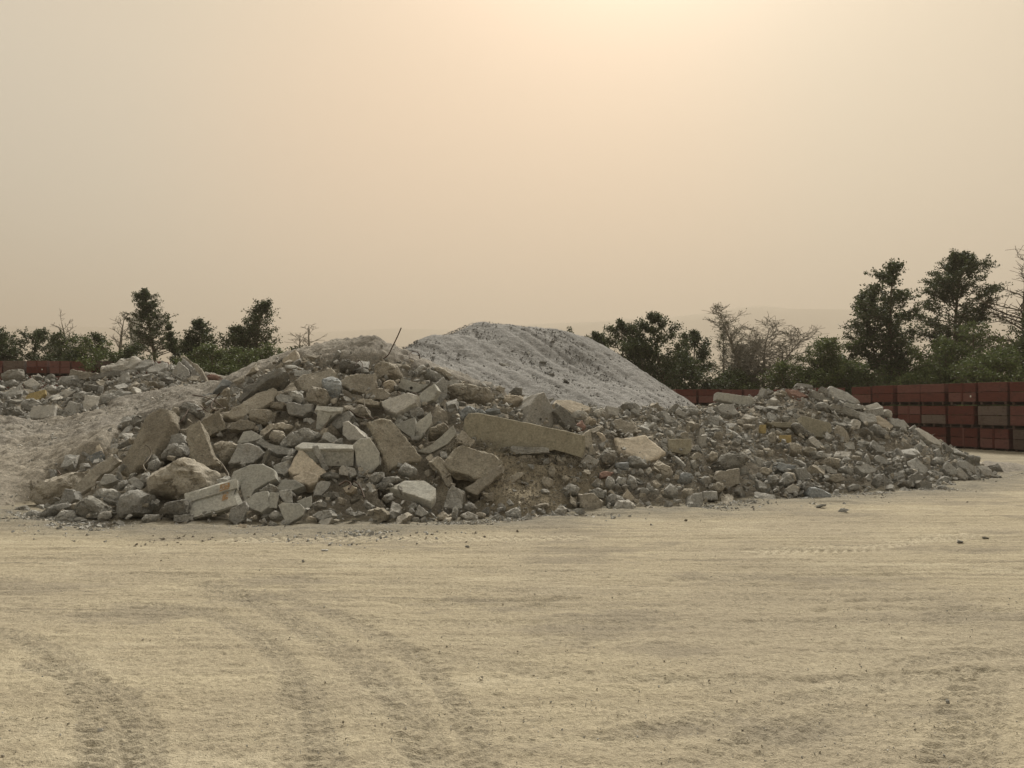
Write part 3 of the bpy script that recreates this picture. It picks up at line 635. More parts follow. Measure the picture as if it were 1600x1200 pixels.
3 S -4 40 .20 b 530,660 600,570 640,540 860,600 890,650 850,720 740,750 640,715 550,690|concrete_slab|dirt-covered brown slab jutting out over a dark hollow below the barrier|the dirt-covered slab
3 S 12 15 .2 t 445,650 500,615 560,660 590,790 550,800 500,700|concrete_beam|
3 S 0 30 .18 t 670,810 800,710 900,660 890,710 740,850 700,842|concrete_beam|tan beam slanting up the dirt under the dirt-covered slab|the slanting tan beam
3 R 0 20 .15 t 870,780 900,720 910,760 880,810|boulder|
3 S 10 30 .15 t 900,770 1000,710 1040,720 960,780 910,795|concrete_slab|
3 R 0 20 .2 t 1185,710 1200,650 1230,700 1220,750 1190,750|boulder|
3 R 0 20 .2 t 1130,775 1160,745 1220,755 1220,820 1160,810|boulder|
3 R 0 25 .25 g 1270,830 1320,780 1380,810 1360,850 1300,860|boulder|
3 S 12 8 .3 t 1395,920 1400,850 1470,850 1530,900 1500,950 1420,950|concrete_block|tan angular block with a rusty streak at the foot of the pile's centre|the rust-streaked block
3 R 0 30 .25 w 640,985 680,955 745,985 740,1015 680,1020|boulder|
3 R 0 20 .2 t 740,960 800,965 790,995 745,997|boulder|
3 R 0 30 .2 g 820,1005 870,975 910,990 890,1015|boulder|
3 R 0 20 .25 g 920,960 990,930 1020,960 1010,1000 940,1005|boulder|
3 R 0 20 .25 w 1220,970 1260,915 1310,940 1290,978|boulder|
3 S 10 25 .15 g 360,975 380,920 440,970 395,992|concrete_block|
3 R 0 35 .2 t 480,992 530,955 570,985 530,1010|boulder|
3 S -10 8 .22 b 95,985 95,938 140,940 180,975 160,1015 120,1022|concrete_block|lone dark brown chunk standing on the yard just in front of the rubble|
3 S 8 35 .2 w 1385,650 1440,600 1505,640 1450,690|concrete_slab|
3 S 15 12 .25 t 1402,480 1450,450 1460,530 1475,600 1385,640|concrete_block|
3 R 0 25 .3 u 630,330 680,300 740,300 700,345 640,380|boulder|
3 R 0 15 .2 u 700,350 760,305 800,345 760,350|boulder|
3 R 0 30 .2 g 640,925 690,900 750,930 700,950|boulder|
3 R 0 30 .2 g 760,690 790,655 850,660 840,700 790,720|boulder|
4 R 0 25 .25 g 440,292 460,275 520,280 560,300 540,340 480,312|boulder|
4 S 10 20 .2 g 500,330 530,275 565,300 550,350|concrete_block|
4 S -5 38 .25 t 370,400 440,375 520,410 540,460 480,475 420,450|concrete_slab|cracked dark tan slab above the big smooth tan panel|the cracked tan slab
4 S 3 48 .12 p 405,490 460,500 590,475 720,585 660,620 600,640 430,572|concrete_slab|big smooth flat tan panel lying face up right of the barrier|the tan panel
4 S 3 4 .32 o 735,580 740,505 880,505 880,570 860,602|concrete_block|smooth squared block standing beside the tan panel's right corner|the squared block
4 S 0 10 .2 t 800,500 820,465 860,460 865,500|concrete_block|
4 S 5 10 .15 w 925,482 978,480 975,540 945,562 930,545|concrete_block|white-tipped upright chunk right of the squared block|the white-tipped chunk
4 S 5 10 .15 w 928,480 935,440 960,435 972,478|concrete_block|
4 S 10 38 .2 g 1035,300 1080,280 1140,290 1180,340 1130,350 1060,330|concrete_slab|
4 S 3 8 .3 s 1045,255 1050,212 1250,240 1285,262 1255,295 1200,292|concrete_beam|long straight concrete beam lying in front of the far red bins|the far straight beam
4 S 0 55 .1 w 1200,365 1220,345 1290,370 1230,380|concrete_slab|
4 S -5 25 .12 w 780,335 800,318 860,350 830,365 790,350|concrete_block|
4 R 0 25 .25 g 830,315 900,305 940,330 930,355 860,345|boulder|
4 S 15 25 .2 d 725,335 780,280 808,292 760,345|concrete_block|
4 S 12 38 .12 g 690,330 720,330 800,400 735,392|concrete_slab|
4 R 0 30 .25 d 1000,670 1080,610 1200,590 1240,620 1180,680 1080,700|boulder|flattened dark lump resting on lighter rubble in the right half|the flattened dark lump
4 S 0 18 .25 t 1020,760 1060,700 1180,690 1180,780 1110,812|concrete_slab|rough tan slab standing just under the flattened dark lump|
4 R 0 20 .3 t 980,630 1010,580 1060,590 1040,630 1000,652|boulder|
4 R 0 15 .2 t 1330,568 1370,555 1395,610 1360,620|boulder|
4 R 0 20 .2 t 1290,585 1330,570 1332,608 1300,616|boulder|
4 R 0 25 .25 t 1290,705 1340,680 1390,700 1360,732|boulder|
4 S 5 15 .3 u 1418,690 1430,652 1530,668 1532,692 1470,712|concrete_block|dark blue-grey block under a hood of dirt in the right half|the dirt-hooded block
4 R 0 20 .35 t 1440,765 1480,715 1540,720 1540,762 1490,800|boulder|
4 S 8 25 .25 t 1480,820 1520,782 1560,812 1540,842|concrete_block|
4 S 5 12 .25 g 1530,692 1600,680 1602,760 1550,762|concrete_slab|
4 S -5 20 .2 w 1350,482 1380,460 1410,490 1400,530 1360,512|concrete_block|
4 S 0 5 .1 y 1310,462 1315,415 1348,415 1348,470|paver_fragment|upper and smaller of the two yellow paving fragments|the yellow pavers
4 S 0 5 .1 y 1435,530 1440,480 1505,480 1505,527|paver_fragment|larger yellow studded paving fragment standing upright in the rubble|
5 R 5 15 .15 d 150,575 175,555 280,640 270,665 190,632|concrete_beam|dark coarse upper half of a broken post sloping below the trough|the broken post
5 S 5 25 .15 w 255,665 285,650 355,715 332,727 270,692|concrete_beam|pale lower half of the broken post below the trough|
4 R 0 25 .3 t 1470,562 1500,530 1560,540 1590,580 1550,605 1490,592|boulder|
4 R -5 15 .35 d 300,630 340,570 415,570 420,620 370,680 300,690|boulder|dark rough boulder between the barrier end and the tan panel|
4 R 0 25 .25 g 490,622 510,600 560,620 605,670 580,690 500,662|boulder|
4 R 0 15 .3 g 345,780 360,740 410,740 410,800 380,820 350,800|boulder|
4 R 0 20 .3 g 412,770 430,730 475,740 470,800 430,812|boulder|
4 R 0 25 .3 r 300,750 320,712 400,700 370,742|boulder|pinkish red stone left of grey cobbles beneath the tan panel|
4 R 0 20 .35 w 400,930 420,890 490,890 545,930 540,970 460,982 410,960|boulder|rounded light grey boulder at the front edge, centre of the pile|the front grey boulder
4 R 0 20 .2 g 370,980 395,935 440,960 430,985|boulder|
4 S 8 15 .3 g 875,905 890,850 950,840 955,910 920,942|concrete_block|blocky grey chunk with a flat face at the foot right of centre|the flat-faced foot block
4 S 0 15 .25 g 957,882 960,832 1040,835 1045,882|concrete_block|
4 R 0 25 .25 g 705,820 740,790 790,800 800,860 770,870 710,850|boulder|
4 R 0 20 .25 g 560,820 580,790 620,830 600,860 570,850|boulder|
4 R 0 20 .2 g 595,785 620,778 645,830 622,845|boulder|
4 R 0 15 .3 g 480,800 490,720 530,735 545,800 500,832|boulder|
4 R 0 35 .3 u 790,742 830,720 900,725 905,750 860,770 810,772|boulder|
4 R 0 25 .25 t 1000,800 1040,775 1095,790 1080,830 1030,842|boulder|
4 R 0 20 .2 t 625,780 650,760 690,790 670,820|boulder|
4 S 5 18 .2 p 450,870 480,820 530,870 510,890|concrete_block|
4 R 0 20 .2 w 590,705 620,680 635,705 610,726|boulder|
4 R 0 20 .25 t 825,832 850,800 890,830 880,865 840,862|boulder|
4 R 0 55 .2 w 255,332 320,320 360,350 300,365|concrete_slab|
4 R 0 55 .15 w 140,345 170,330 240,340 225,365 160,365|concrete_slab|
4 R 0 50 .15 p 215,387 240,370 290,385 260,405|concrete_slab|
4 S 5 30 .2 w 350,295 430,310 420,360 370,345|concrete_block|
4 R 0 20 .2 t 650,655 680,640 780,700 740,740 690,760|concrete_slab|
4 R 0 20 .25 g 940,760 960,730 1000,740 1000,790 960,792|boulder|
4 R 0 22 .3 g 240,830 300,810 340,830 330,870 270,862|boulder|
4 R 0 22 .3 g 345,870 400,840 460,880 420,900 370,925|boulder|
4 R 0 20 .3 g 60,830 120,785 180,800 170,850 100,862|boulder|
5 R 0 25 .2 r 45,327 75,300 98,315 70,332|brick_lump|small pink lump at the highest tip of the right pile|
5 S 5 45 .12 r 120,347 180,360 245,390 200,400 150,382|brick_slab|red faced slab lying just below the top of the right pile|the red slab
5 S 0 30 .12 g 170,332 185,312 270,325 285,342 250,342|concrete_slab|
5 R 0 35 .2 d 285,322 330,308 375,325 365,345 300,337|boulder|
5 S 15 42 .18 g 365,350 395,330 500,370 575,430 540,440 430,410 380,380|concrete_slab|large plank-like slab sloping right from the right pile's crest|the crest plank slab
5 S 15 35 .15 d 265,372 290,360 385,420 370,440 300,410|concrete_slab|
5 R 0 20 .3 g 300,442 330,425 390,460 385,490 320,472|boulder|
5 S 5 30 .15 d 375,470 405,445 540,480 575,510 560,530 480,510|concrete_slab|
5 S 0 15 .2 g 470,445 490,438 600,455 600,475 510,475|concrete_slab|
5 S -15 50 .25 w 605,455 680,437 718,462 690,480 640,475|concrete_block|bright cream topped block near the right shoulder, brightest piece there|the bright cream block
5 S 10 10 .3 g 595,482 650,478 722,468 725,515 650,520|concrete_block|
5 R 0 20 .2 w 725,520 730,470 770,490 775,530|boulder|
5 R 0 20 .2 d 765,480 800,490 805,522 780,522|boulder|
5 S -10 42 .25 g 530,500 560,490 670,510 675,555 600,562|concrete_block|
5 S 15 40 .15 p 670,522 700,515 785,580 770,600 700,582|concrete_slab|pale peach slab sloping below the bright cream block|
5 S 10 35 .2 g 750,532 850,540 885,590 830,592 790,582|concrete_slab|
5 S 5 15 .25 w 510,590 540,540 580,555 570,602|concrete_block|
5 R 0 20 .3 g 640,590 680,570 750,625 740,655 700,642|boulder|
5 R 0 25 .25 g 770,625 830,610 840,640 790,647|boulder|
5 S 10 20 .15 g 885,602 920,570 932,590 902,612|concrete_block|
5 S 20 42 .15 w 920,600 945,590 1085,680 1080,700 1040,690 1000,672|concrete_slab|light panel sloping down the right edge in front of the bins|the right edge panel
5 S 20 30 .1 g 1100,692 1110,682 1150,730 1132,732|concrete_slab|
5 R 0 30 .25 g 1020,802 1050,780 1110,785 1100,815 1050,824|boulder|
5 S 5 25 .2 g 1100,850 1120,800 1180,850 1185,885 1130,882|concrete_block|
5 S 10 30 .2 w 1185,852 1200,840 1252,890 1232,920 1190,892|concrete_block|
5 S 20 30 .15 g 1180,802 1240,800 1330,860 1312,890 1200,832|concrete_beam|
5 S 5 50 .12 w 1310,832 1370,830 1430,900 1345,882|concrete_slab|pale flat slab at the far right tip of the pile|the right tip slab
5 R 0 30 .25 d 1372,832 1430,820 1470,870 1420,882|boulder|
5 R 0 50 .15 g 1220,792 1240,770 1330,775 1330,790|concrete_slab|flat grey slab on the yard in front of the bins at far right|
5 S 8 45 .18 g 865,802 930,780 1000,850 985,880 890,852|concrete_slab|
5 S 12 40 .18 g 660,782 690,760 760,800 750,822 682,802|concrete_slab|
5 S 15 35 .18 g 640,702 660,670 720,720 740,750 690,742|concrete_slab|
5 S 8 40 .2 g 550,832 600,810 680,850 670,870 590,872|concrete_slab|
5 R 0 25 .3 g 655,930 680,890 740,880 740,930 690,962|boulder|
5 S 12 15 .2 d 945,932 960,915 1030,940 1025,975 960,972|concrete_block|
5 R 0 45 .15 g 1035,967 1080,955 1135,970 1100,985|concrete_slab|
5 R 0 40 .2 d 810,942 850,920 910,945 880,957|boulder|
5 S 3 8 .25 u 260,1015 270,972 330,978 395,1012 390,1032 270,1037|concrete_block|dark wedge-shaped block alone at the foot of the right pile|the dark foot wedge
5 R 0 20 .35 g 75,942 100,880 180,870 180,920 120,962 80,962|boulder|
5 S 10 20 .25 w 120,972 160,945 195,985 170,1005 130,1002|concrete_block|
5 R 0 25 .3 g 210,962 230,930 290,950 320,990 250,1002|boulder|
5 S 8 15 .25 g 175,872 180,830 240,850 270,910 200,932|concrete_slab|
5 S 3 12 .25 g 300,852 320,830 360,830 355,890 312,882|concrete_block|
5 S 0 25 .2 g 355,822 430,860 430,882 372,872|concrete_slab|
5 S 0 20 .25 t 360,882 460,880 480,920 400,932|concrete_slab|
5 S 0 55 .12 w 410,772 430,740 520,740 510,772|concrete_slab|
5 R 0 25 .2 g 440,852 480,830 540,860 520,892|boulder|
5 R 0 35 .2 t 330,802 380,780 460,800 450,830 370,822|concrete_slab|
5 R 0 20 .25 g 280,782 300,745 350,740 360,770 330,790|boulder|
5 R 0 20 .25 t 215,742 240,700 310,730 260,772|boulder|
5 R 0 20 .35 g 110,702 150,690 220,700 220,740 190,770 130,742|boulder|
5 R 0 25 .2 g 500,962 530,945 580,950 570,980 510,987|boulder|
5 S 3 14 .35 o -5,560 40,560 210,560 215,520 385,562 395,612 350,655 260,640 150,590 60,590|concrete_trough|long tan channel-shaped barrier lying high on the right pile|the channel-shaped barrier
5 R 0 20 .25 t 0,640 30,620 60,660 40,700 10,690|boulder|
5 R 0 25 .25 g 0,900 40,880 70,920 30,960|boulder|
5 S 10 35 .15 d 900,960 870,900 930,870 985,905|concrete_slab|
5 R 0 30 .2 g 1255,905 1300,885 1340,905 1300,930|boulder|
5 R 0 30 .2 g 1060,920 1100,895 1150,910 1110,940|boulder|
'''
# ---------------------------------------------------------------- shaping
DIRS = np.array([[math.cos(2*math.pi*k/40), math.sin(2*math.pi*k/40)] for k in range(40)])
def resample(P, m=44, jit=0.0, seed=0):
    """even steps along an outline (n,2), keeping its corners"""
    P = np.asarray(P, float); Q = np.roll(P, -1, 0); l = np.linalg.norm(Q-P, axis=1); tot = l.sum()
    cnt = np.maximum(2, np.round(l/tot*m).astype(int)); out = []
    for a, b, c in zip(P, Q, cnt):
        t = np.linspace(0, 1, c, endpoint=False)[:, None]; out.append(a+(b-a)*t)
    out = np.concatenate(out)
    if jit:
        s = math.sqrt(tot*tot/20)
        ph = np.arange(len(out))
        out = out+jit*s*np.stack([n2(ph*0.31+seed, ph*0.0, 1, 1, 3, seed), n2(ph*0.31+seed, ph*0.0+9, 1, 1, 3, seed+5)], -1)
    return out
def build_piece(kind, C, ax, ay, az, out2, th, seed, fin):
    """C anchor; ax, ay in the face, az its outward normal; out2 outline in (ax, ay) metres"""
    size = math.sqrt(abs(0.5*np.sum(out2[:, 0]*np.roll(out2[:, 1], -1)-np.roll(out2[:, 0], -1)*out2[:, 1])))
    c2 = out2.mean(0); O = resample(out2, 64 if size > 0.25 else 40, 0.016 if kind == 'S' and fin not in 'so' else (0.008 if kind == 'S' else 0.05), seed); m = len(O)
    if kind == 'S':
        b = min(0.03, 0.06*size)
        b = b*(0.5 if fin in 'soy' else 1.0)
        rings = [(0.22, 0), (0.45, 0), (0.68, 0), (0.86, 0), (1-b/size*1.6, 0), (1-b/size*0.45, -b*0.45), (1.0, -b*1.2), (1.0, -th*0.35), (1.0, -th*0.65), (0.985, -th+b), (0.9, -th), (0.4, -th)]
    else:
        d = min(th, size*0.8)
        rings = [(0.12, 0.43*d), (0.25, 0.42*d), (0.38, 0.405*d), (0.5, 0.385*d), (0.61, 0.355*d), (0.71, 0.31*d), (0.80, 0.255*d), (0.88, 0.18*d), (0.94, 0.09*d), (0.98, 0.0), (1.0, -0.12*d), (0.99, -0.28*d), (0.95, -0.46*d), (0.85, -0.7*d), (0.6, -0.95*d), (0.3, -1.0*d)]
    V = [np.array([[c2[0], c2[1], rings[0][1]]])]
    for s, z in rings: V.append(np.concatenate([c2+(O-c2)*s, np.full((m, 1), z)], 1))
    V.append(np.array([[c2[0], c2[1], rings[-1][1]]])); V = np.concatenate(V)
    nr = len(rings); i = np.arange(m); j = (i+1) % m
    tri = [np.stack([np.zeros(m, int), 1+i, 1+j], -1), np.stack([np.full(m, 1+nr*m), 1+(nr-1)*m+j, 1+(nr-1)*m+i], -1)]
    quad = [np.stack([1+k*m+i, 1+(k+1)*m+i, 1+(k+1)*m+j, 1+k*m+j], -1) for k in range(nr-1)]
    # relief
    off = seed*3.17
    W3 = V.copy()
    if kind == 'R':
        r = np.random.default_rng(seed); cc = np.array([c2[0], c2[1], -0.1*th])
        ext = V[1:].max(0)-V[1:].min(0)
        for k in range(8):           # broken facets facing out
            n = r.normal(size=3); n[2] = abs(n[2])*0.9+0.15; n /= np.linalg.norm(n)
            h = np.abs(n*ext*0.5).sum()*r.uniform(0.46, 0.62)
            dd = (W3-cc)@n-h; W3 = W3-np.outer(np.clip(dd, 0, None)*0.97, n)
        amp = 0.070*size
        nn = np.stack([fbm(W3/(size*0.35)+off, 4, 0.6), fbm(W3/(size*0.35)+off+31, 4, 0.6), fbm(W3/(size*0.35)+off+77, 4, 0.6)], -1)
        rd = 1-2*np.abs(fbm(W3/(size*0.5)+off+111, 3, 0.6)); W3 = W3+nn*amp*1.5; W3[:, 2] -= np.clip(rd-0.72, 0, 1)*0.30*size
    else:
        a = {'s': 0.006, 'o': 0.006, 'y': 0.003, 'g': 0.016, 'w': 0.010, 'p': 0.012, 'u': 0.02}.get(fin, 0.028)
        side = np.concatenate([[0], np.repeat([min(1, max(0, -z/(0.03)))*1.0 if q > 0.95 else 0.25 for q, z in rings], m), [0]])
        nn = np.stack([fbm(W3/0.14+off, 4, 0.65), fbm(W3/0.14+off+31, 4, 0.65), fbm(W3/0.14+off+77, 4, 0.65)], -1)
        rough = {'s': 0.012, 'o': 0.010, 'y': 0.004}.get(fin, 0.038)
        W3 = W3+nn*(a+rough*side)[:, None]
    P = W3[:, 0:1]*ax+W3[:, 1:2]*ay+W3[:, 2:3]*az       # local, axes of the world
    return P, [np.concatenate(tri), np.concatenate(quad)], size
def HBASE(x, y): return np.maximum(HA(x, y), np.clip(hB(x, y), -0.6, 4.6))
def piece_mesh(name, kind, azd, eld, th, fin, pts, seed, lift=0.0):
    pts = np.asarray(pts, float); cen = pts.mean(0); pts = cen+(pts-cen)*(1.04 if kind == 'S' else 1.09)
    n = np.array([math.sin(R_(azd))*math.cos(R_(eld)), -math.cos(R_(azd))*math.cos(R_(eld)), math.sin(R_(eld))])
    # widen the sample of the surface over the outline
    sx = np.concatenate([pts, pts*0.5+cen*0.5, cen[None]]); th_ = ray_hit(sx[:, 0], sx[:, 1], HA)
    D = pix_dir(sx[:, 0], sx[:, 1]); ok = ~np.isnan(th_)
    if ok.sum() < 3:
        g = on_ground(cen[0], pts[:, 1].max()); th_ = np.where(ok, th_, g[1]+0.05 if ok.sum() == 0 else np.nanmean(th_)); ok[:] = True
    # plane n.(p) = k ; clearance of vertex i = hit depth - plane depth
    X = D*th_[:, None]; X[:, 2] += CAM_H
    kk = (X@n)[ok]                          # plane constants through each surface point
    k = np.percentile(kk, 62 if kind == 'S' else 50)+lift+(0.0 if kind == 'S' else 0.0)
    o = np.array([0, 0, CAM_H]); Dp = pix_dir(pts[:, 0], pts[:, 1]); t = (k-o@n)/(Dp@n)
    P = o+Dp*t[:, None]
    C = P.mean(0)
    ax = np.cross(np.array([0, 0, 1.0]), n); ax /= np.linalg.norm(ax); ay = np.cross(n, ax)
    o2 = np.stack([(P-C)@ax, (P-C)@ay], -1)
    if 0.5*np.sum(o2[:, 0]*np.roll(o2[:, 1], -1)-np.roll(o2[:, 0], -1)*o2[:, 1]) < 0: o2 = o2[::-1]
    V, Fc, size = build_piece(kind, C, ax, ay, n, o2, th, seed, fin)
    r = np.random.default_rng(seed)
    me = mesh_np(name, V, Fc, tint=np.full(len(V), r.uniform(0.2, 0.8)), mat=CM[fin], smooth=True, sharp=38 if kind == 'S' else 24)
    return me, C, size, n
LIFT = {'the low rough beam': 0.2, 'the cracked sidewalk strip': 0.12, 'the tall dark slab': 0.10, 'the rectangular brown slab': 0.2, 'the jutting dark slab': 0.24, 'the big gritty slab': 0.10, 'the dirt-covered slab': 0.16, 'the shield slab': 0.10,
        'the slanting tan beam': 0.08, 'the long dusty slab': 0.08, 'the crisp-edged slab': 0.10, 'the long barrier': 0.06, 'the front beam': 0.12, 'the rounded beam': 0.08, 'the big craggy boulder': 0.06, 'the round-cornered slab': 0.04}
heroes = []; prev = None
CAT = {'concrete_slab': 'concrete slab', 'concrete_block': 'concrete block', 'boulder': 'rubble boulder', 'concrete_beam': 'concrete beam'}
for li, line in enumerate([l for l in PIECES.strip().splitlines() if l.strip()]):
    f = line.split('|'); a = f[0].split(); kind = a[1]; ox, oy, sc = ORG[a[0]]
    pts = np.array([[float(q) for q in p.split(',')] for p in a[6:]])/sc+np.array([ox, oy])
    name = f[1]; isp = name in ('kerb_lip', 'barrier_edge')
    me, C, size, n = piece_mesh(name, kind, float(a[2]), float(a[3]), float(a[4]), a[5], pts, 100+li, lift=(0.05 if isp else (LIFT.get(f[3], 0.03) if len(f) > 3 and f[3] else 0.0)))
    if isp:                                    # a lip belongs to the piece before it
        o = link(name, me, prev['o'])
        # bring it to the depth of the piece it crowns
        dC = prev['front']-C@np.array([0, 1.0, 0]); o.location = Vector(C)-Vector(prev['C'])
        d = (Vector(C)-Vector((0, 0, CAM_H))); kf = (prev['front']+0.05)/C[1]
        newC = Vector((0, 0, CAM_H))+d*kf
        me.transform(Matrix.Scale(kf, 4)); o.location = newC-Vector(prev['C']); continue
    o = link(name, me); o.location = C
    prev = dict(o=o, C=C, size=size, pts=pts, cen=pts.mean(0), label=f[2] if len(f) > 2 else '', short=f[3] if len(f) > 3 else '', name=name, kind=kind, fin=a[5], front=C[1], n=n, i=li)
    heroes.append(prev)
byshort = {h['short']: h for h in heroes if h['short']}

# ---------------------------------------------------------------- the orange-marked kerb piece (L-shaped section with a broken end)
def kerb():
    # face of the upstand and the gutter in front of it, running from low left to high right
    a = at(291, 788, 10.75); b = at(372, 764, 10.85)          # along the crease
    u = Vector(b-a); ln = u.length; u.normalize()
    out_ = Vector((0.05, -0.72, 0.30)); out_ = (out_-out_.dot(u)*u).normalized()          # towards the viewer
    up = u.cross(out_); up = up if up.z > 0 else -up
    prof = [(0.0, 0.0), (0.03, 0.115), (0.01, 0.145), (-0.03, 0.158), (-0.16, 0.15), (-0.19, 0.10), (-0.19, -0.12), (-0.02, -0.19), (0.18, -0.20), (0.215, -0.18), (0.20, -0.155)]
    prof = [(0.0, 0.0), (0.03, 0.012), (0.015, 0.135), (-0.01, 0.165), (-0.05, 0.175), (-0.18, 0.15), (-0.21, 0.10), (-0.20, -0.10), (-0.08, -0.27), (0.09, -0.28), (0.12, -0.26), (0.105, -0.225), (0.055, -0.11)]
    m = len(prof); nseg = 26; V = []
    for s in range(nseg+1):
        t = s/nseg
        for k, (q, r) in enumerate(prof):
            e = 0.0
            if s > nseg-5: e = 0.10*fbm(np.array([q*9, r*9, 3.0]), 3)*(s-nseg+5)/5+(-0.0)
            endx = t*ln*(1.0+0.14*(1 if k in (9, 8, 7, 10) else 0)*0)+e
            if s == nseg: endx += 0.06*rnd.uniform(-1, 1)
            jag = 0.006*fbm(np.array([t*14, q*30, r*30]), 3)
            V.append(Vector(a)+u*endx+out_*(q+jag)+up*(r+jag))
    V = np.array([list(v) for v in V]); i = np.arange(m); j = (i+1) % m
    quad = np.concatenate([np.stack([s*m+i, s*m+j, (s+1)*m+j, (s+1)*m+i], -1) for s in range(nseg)])
    V = np.concatenate([V, V[:m].mean(0)[None], V[-m:].mean(0)[None]])
    tri = np.concatenate([np.stack([np.full(m, len(V)-2), j, i], -1), np.stack([np.full(m, len(V)-1), nseg*m+i, nseg*m+j], -1)])
    me = mesh_np('kerb_piece', V-a, [tri, quad], tint=np.full(len(V), 0.6), mat=CM['s'], smooth=True, sharp=30)
    me.materials.append(CM['t'])
    o = link('kerb_piece', me); o.location = a
    tag(o, 'pale L-shaped kerb piece sprayed with an orange mark at the pile foot', 'kerb piece')
    # the sprayed mark: paint lying on the upstand and the gutter
    def m_or(t, bs, o_):
        g = G(t); p = g.pos(); n_ = g.noise(p, 28, 4, 0.7)
        g.l(g.mix(g.rng(n_, 0.3, 0.7), (0.46, 0.22, 0.07), (0.38, 0.26, 0.14)), bs.inputs['Base Color']); bs.inputs['Roughness'].default_value = 0.9
        al = g.n('ShaderNodeBsdfTransparent'); mx = g.n('ShaderNodeMixShader'); g.l(g.math('MULTIPLY', g.rng(n_, 0.40, 0.56), 0.8), mx.inputs[0])
        g.l(al.outputs[0], mx.inputs[1]); g.l(bs.outputs[0], mx.inputs[2]); g.l(mx.outputs[0], o_.inputs['Surface'])
    OR = mat('orange_spray_paint', m_or)
    Q = []; Fq = []
    for (p0, p1, t0, t1) in (((0.030, 0.018), (0.016, 0.120), 0.66, 0.86), ((0.070, -0.14), (0.006, -0.012), 0.68, 0.80)):
        k = len(Q)
        for t, (q, r) in ((t0, p0), (t1, p0), (t1+0.02, p1), (t0+0.03, p1)):
            v = Vector(a)+u*(t*ln)+out_*(q+0.008)+up*(r+0.006); Q.append(list(v-Vector(a)))
        Fq.append((k, k+1, k+2, k+3))
    po = link('paint_mark', mesh_np('paint_mark', np.array(Q), np.array(Fq), mat=OR), o)
    po['label'] = 'faded orange spray mark across the kerb'
    heroes.append(dict(o=o, C=a, size=0.5, pts=np.array([[291, 788], [370, 758], [383, 770], [375, 790], [350, 811], [292, 815]], float), cen=np.array([335., 788]), label=o['label'], short='the orange-marked kerb', name='kerb_piece', kind='S', fin='s', front=a[1], n=None, i=999))
kerb()
byshort = {h['short']: h for h in heroes if h['short']}

# round holes and stripes: real recesses and flat bands set on the faces
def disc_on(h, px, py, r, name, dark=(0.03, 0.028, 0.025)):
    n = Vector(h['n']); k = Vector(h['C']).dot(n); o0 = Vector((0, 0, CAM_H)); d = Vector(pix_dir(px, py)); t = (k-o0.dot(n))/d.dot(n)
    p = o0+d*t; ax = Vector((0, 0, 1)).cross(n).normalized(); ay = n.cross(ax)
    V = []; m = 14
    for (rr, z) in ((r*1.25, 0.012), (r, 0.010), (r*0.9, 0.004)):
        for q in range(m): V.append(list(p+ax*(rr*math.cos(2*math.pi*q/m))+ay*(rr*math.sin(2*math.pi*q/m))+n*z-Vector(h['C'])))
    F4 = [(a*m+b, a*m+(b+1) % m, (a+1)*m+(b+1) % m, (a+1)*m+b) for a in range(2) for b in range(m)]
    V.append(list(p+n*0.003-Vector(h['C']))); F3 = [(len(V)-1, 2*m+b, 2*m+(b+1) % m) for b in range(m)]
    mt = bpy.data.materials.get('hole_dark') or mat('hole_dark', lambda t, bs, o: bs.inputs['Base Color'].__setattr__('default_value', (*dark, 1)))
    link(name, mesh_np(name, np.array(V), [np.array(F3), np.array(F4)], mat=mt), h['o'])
disc_on(byshort['the block with a hole'], 642.5, 606.5, 0.022, 'drill_hole')
disc_on(byshort['the pyramid block'], 844, 655, 0.020, 'drill_hole')
disc_on(byshort['the pyramid block'], 837, 640, 0.008, 'drill_hole')
# ================================================================ SMALLER RUBBLE
def hull_mesh(seed, n=15, sub=0, flat=1.0, rough=0.0, cham=0.06):
    """an angular broken lump about 1 unit across"""
    r = np.random.default_rng(seed); bm = bmesh.new()
    e = np.array([r.uniform(0.75, 1.1), r.uniform(0.55, 0.85), r.uniform(0.38, 0.7)*flat])*0.5
    P = r.uniform(-1, 1, (n, 3)); P = np.sign(P)*np.abs(P)**0.45*e
    for p in P: bm.verts.new(p)
    g = bmesh.ops.convex_hull(bm, input=bm.verts)
    bmesh.ops.delete(bm, geom=[v for v in bm.verts if not v.link_faces], context='VERTS')
    bmesh.ops.dissolve_limit(bm, angle_limit=R_(9), verts=bm.verts, edges=bm.edges)
    if cham: bmesh.ops.bevel(bm, geom=list(bm.edges), offset=cham*0.5, segments=1, affect='EDGES', profile=0.6)
    bmesh.ops.triangulate(bm, faces=bm.faces)
    if sub:
        bmesh.ops.subdivide_edges(bm, edges=[q for q in bm.edges if q.calc_length() > 0.16], cuts=1, use_grid_fill=True)
        for _ in range(sub-1): bmesh.ops.subdivide_edges(bm, edges=[q for q in bm.edges if q.calc_length() > 0.13], cuts=1, use_grid_fill=True)
        bmesh.ops.triangulate(bm, faces=bm.faces)
    bm.verts.ensure_lookup_table()
    V = np.array([v.co[:] for v in bm.verts])
    if rough:
        nn = np.stack([fbm(V*3.2+seed*1.3+k*19, 4, 0.65) for k in range(3)], -1); V = V+nn*rough
    Fc = np.array([[v.index for v in f.verts] for f in bm.faces], np.int32); bm.free()
    return V, Fc
LUMPS = [hull_mesh(500+k, 13+k % 5, 2, (0.5, 1.0, 0.7)[k % 3], 0.13, 0.045) for k in range(16)]
STONES = [hull_mesh(700+k, 9+k % 4, 0, 1.0 if k % 3 else 0.55, 0.0, 0.0) for k in range(14)]
STONES2 = [hull_mesh(740+k, 12+k % 4, 1, 1.0 if k % 3 else 0.5, 0.07, 0.07) for k in range(12)]
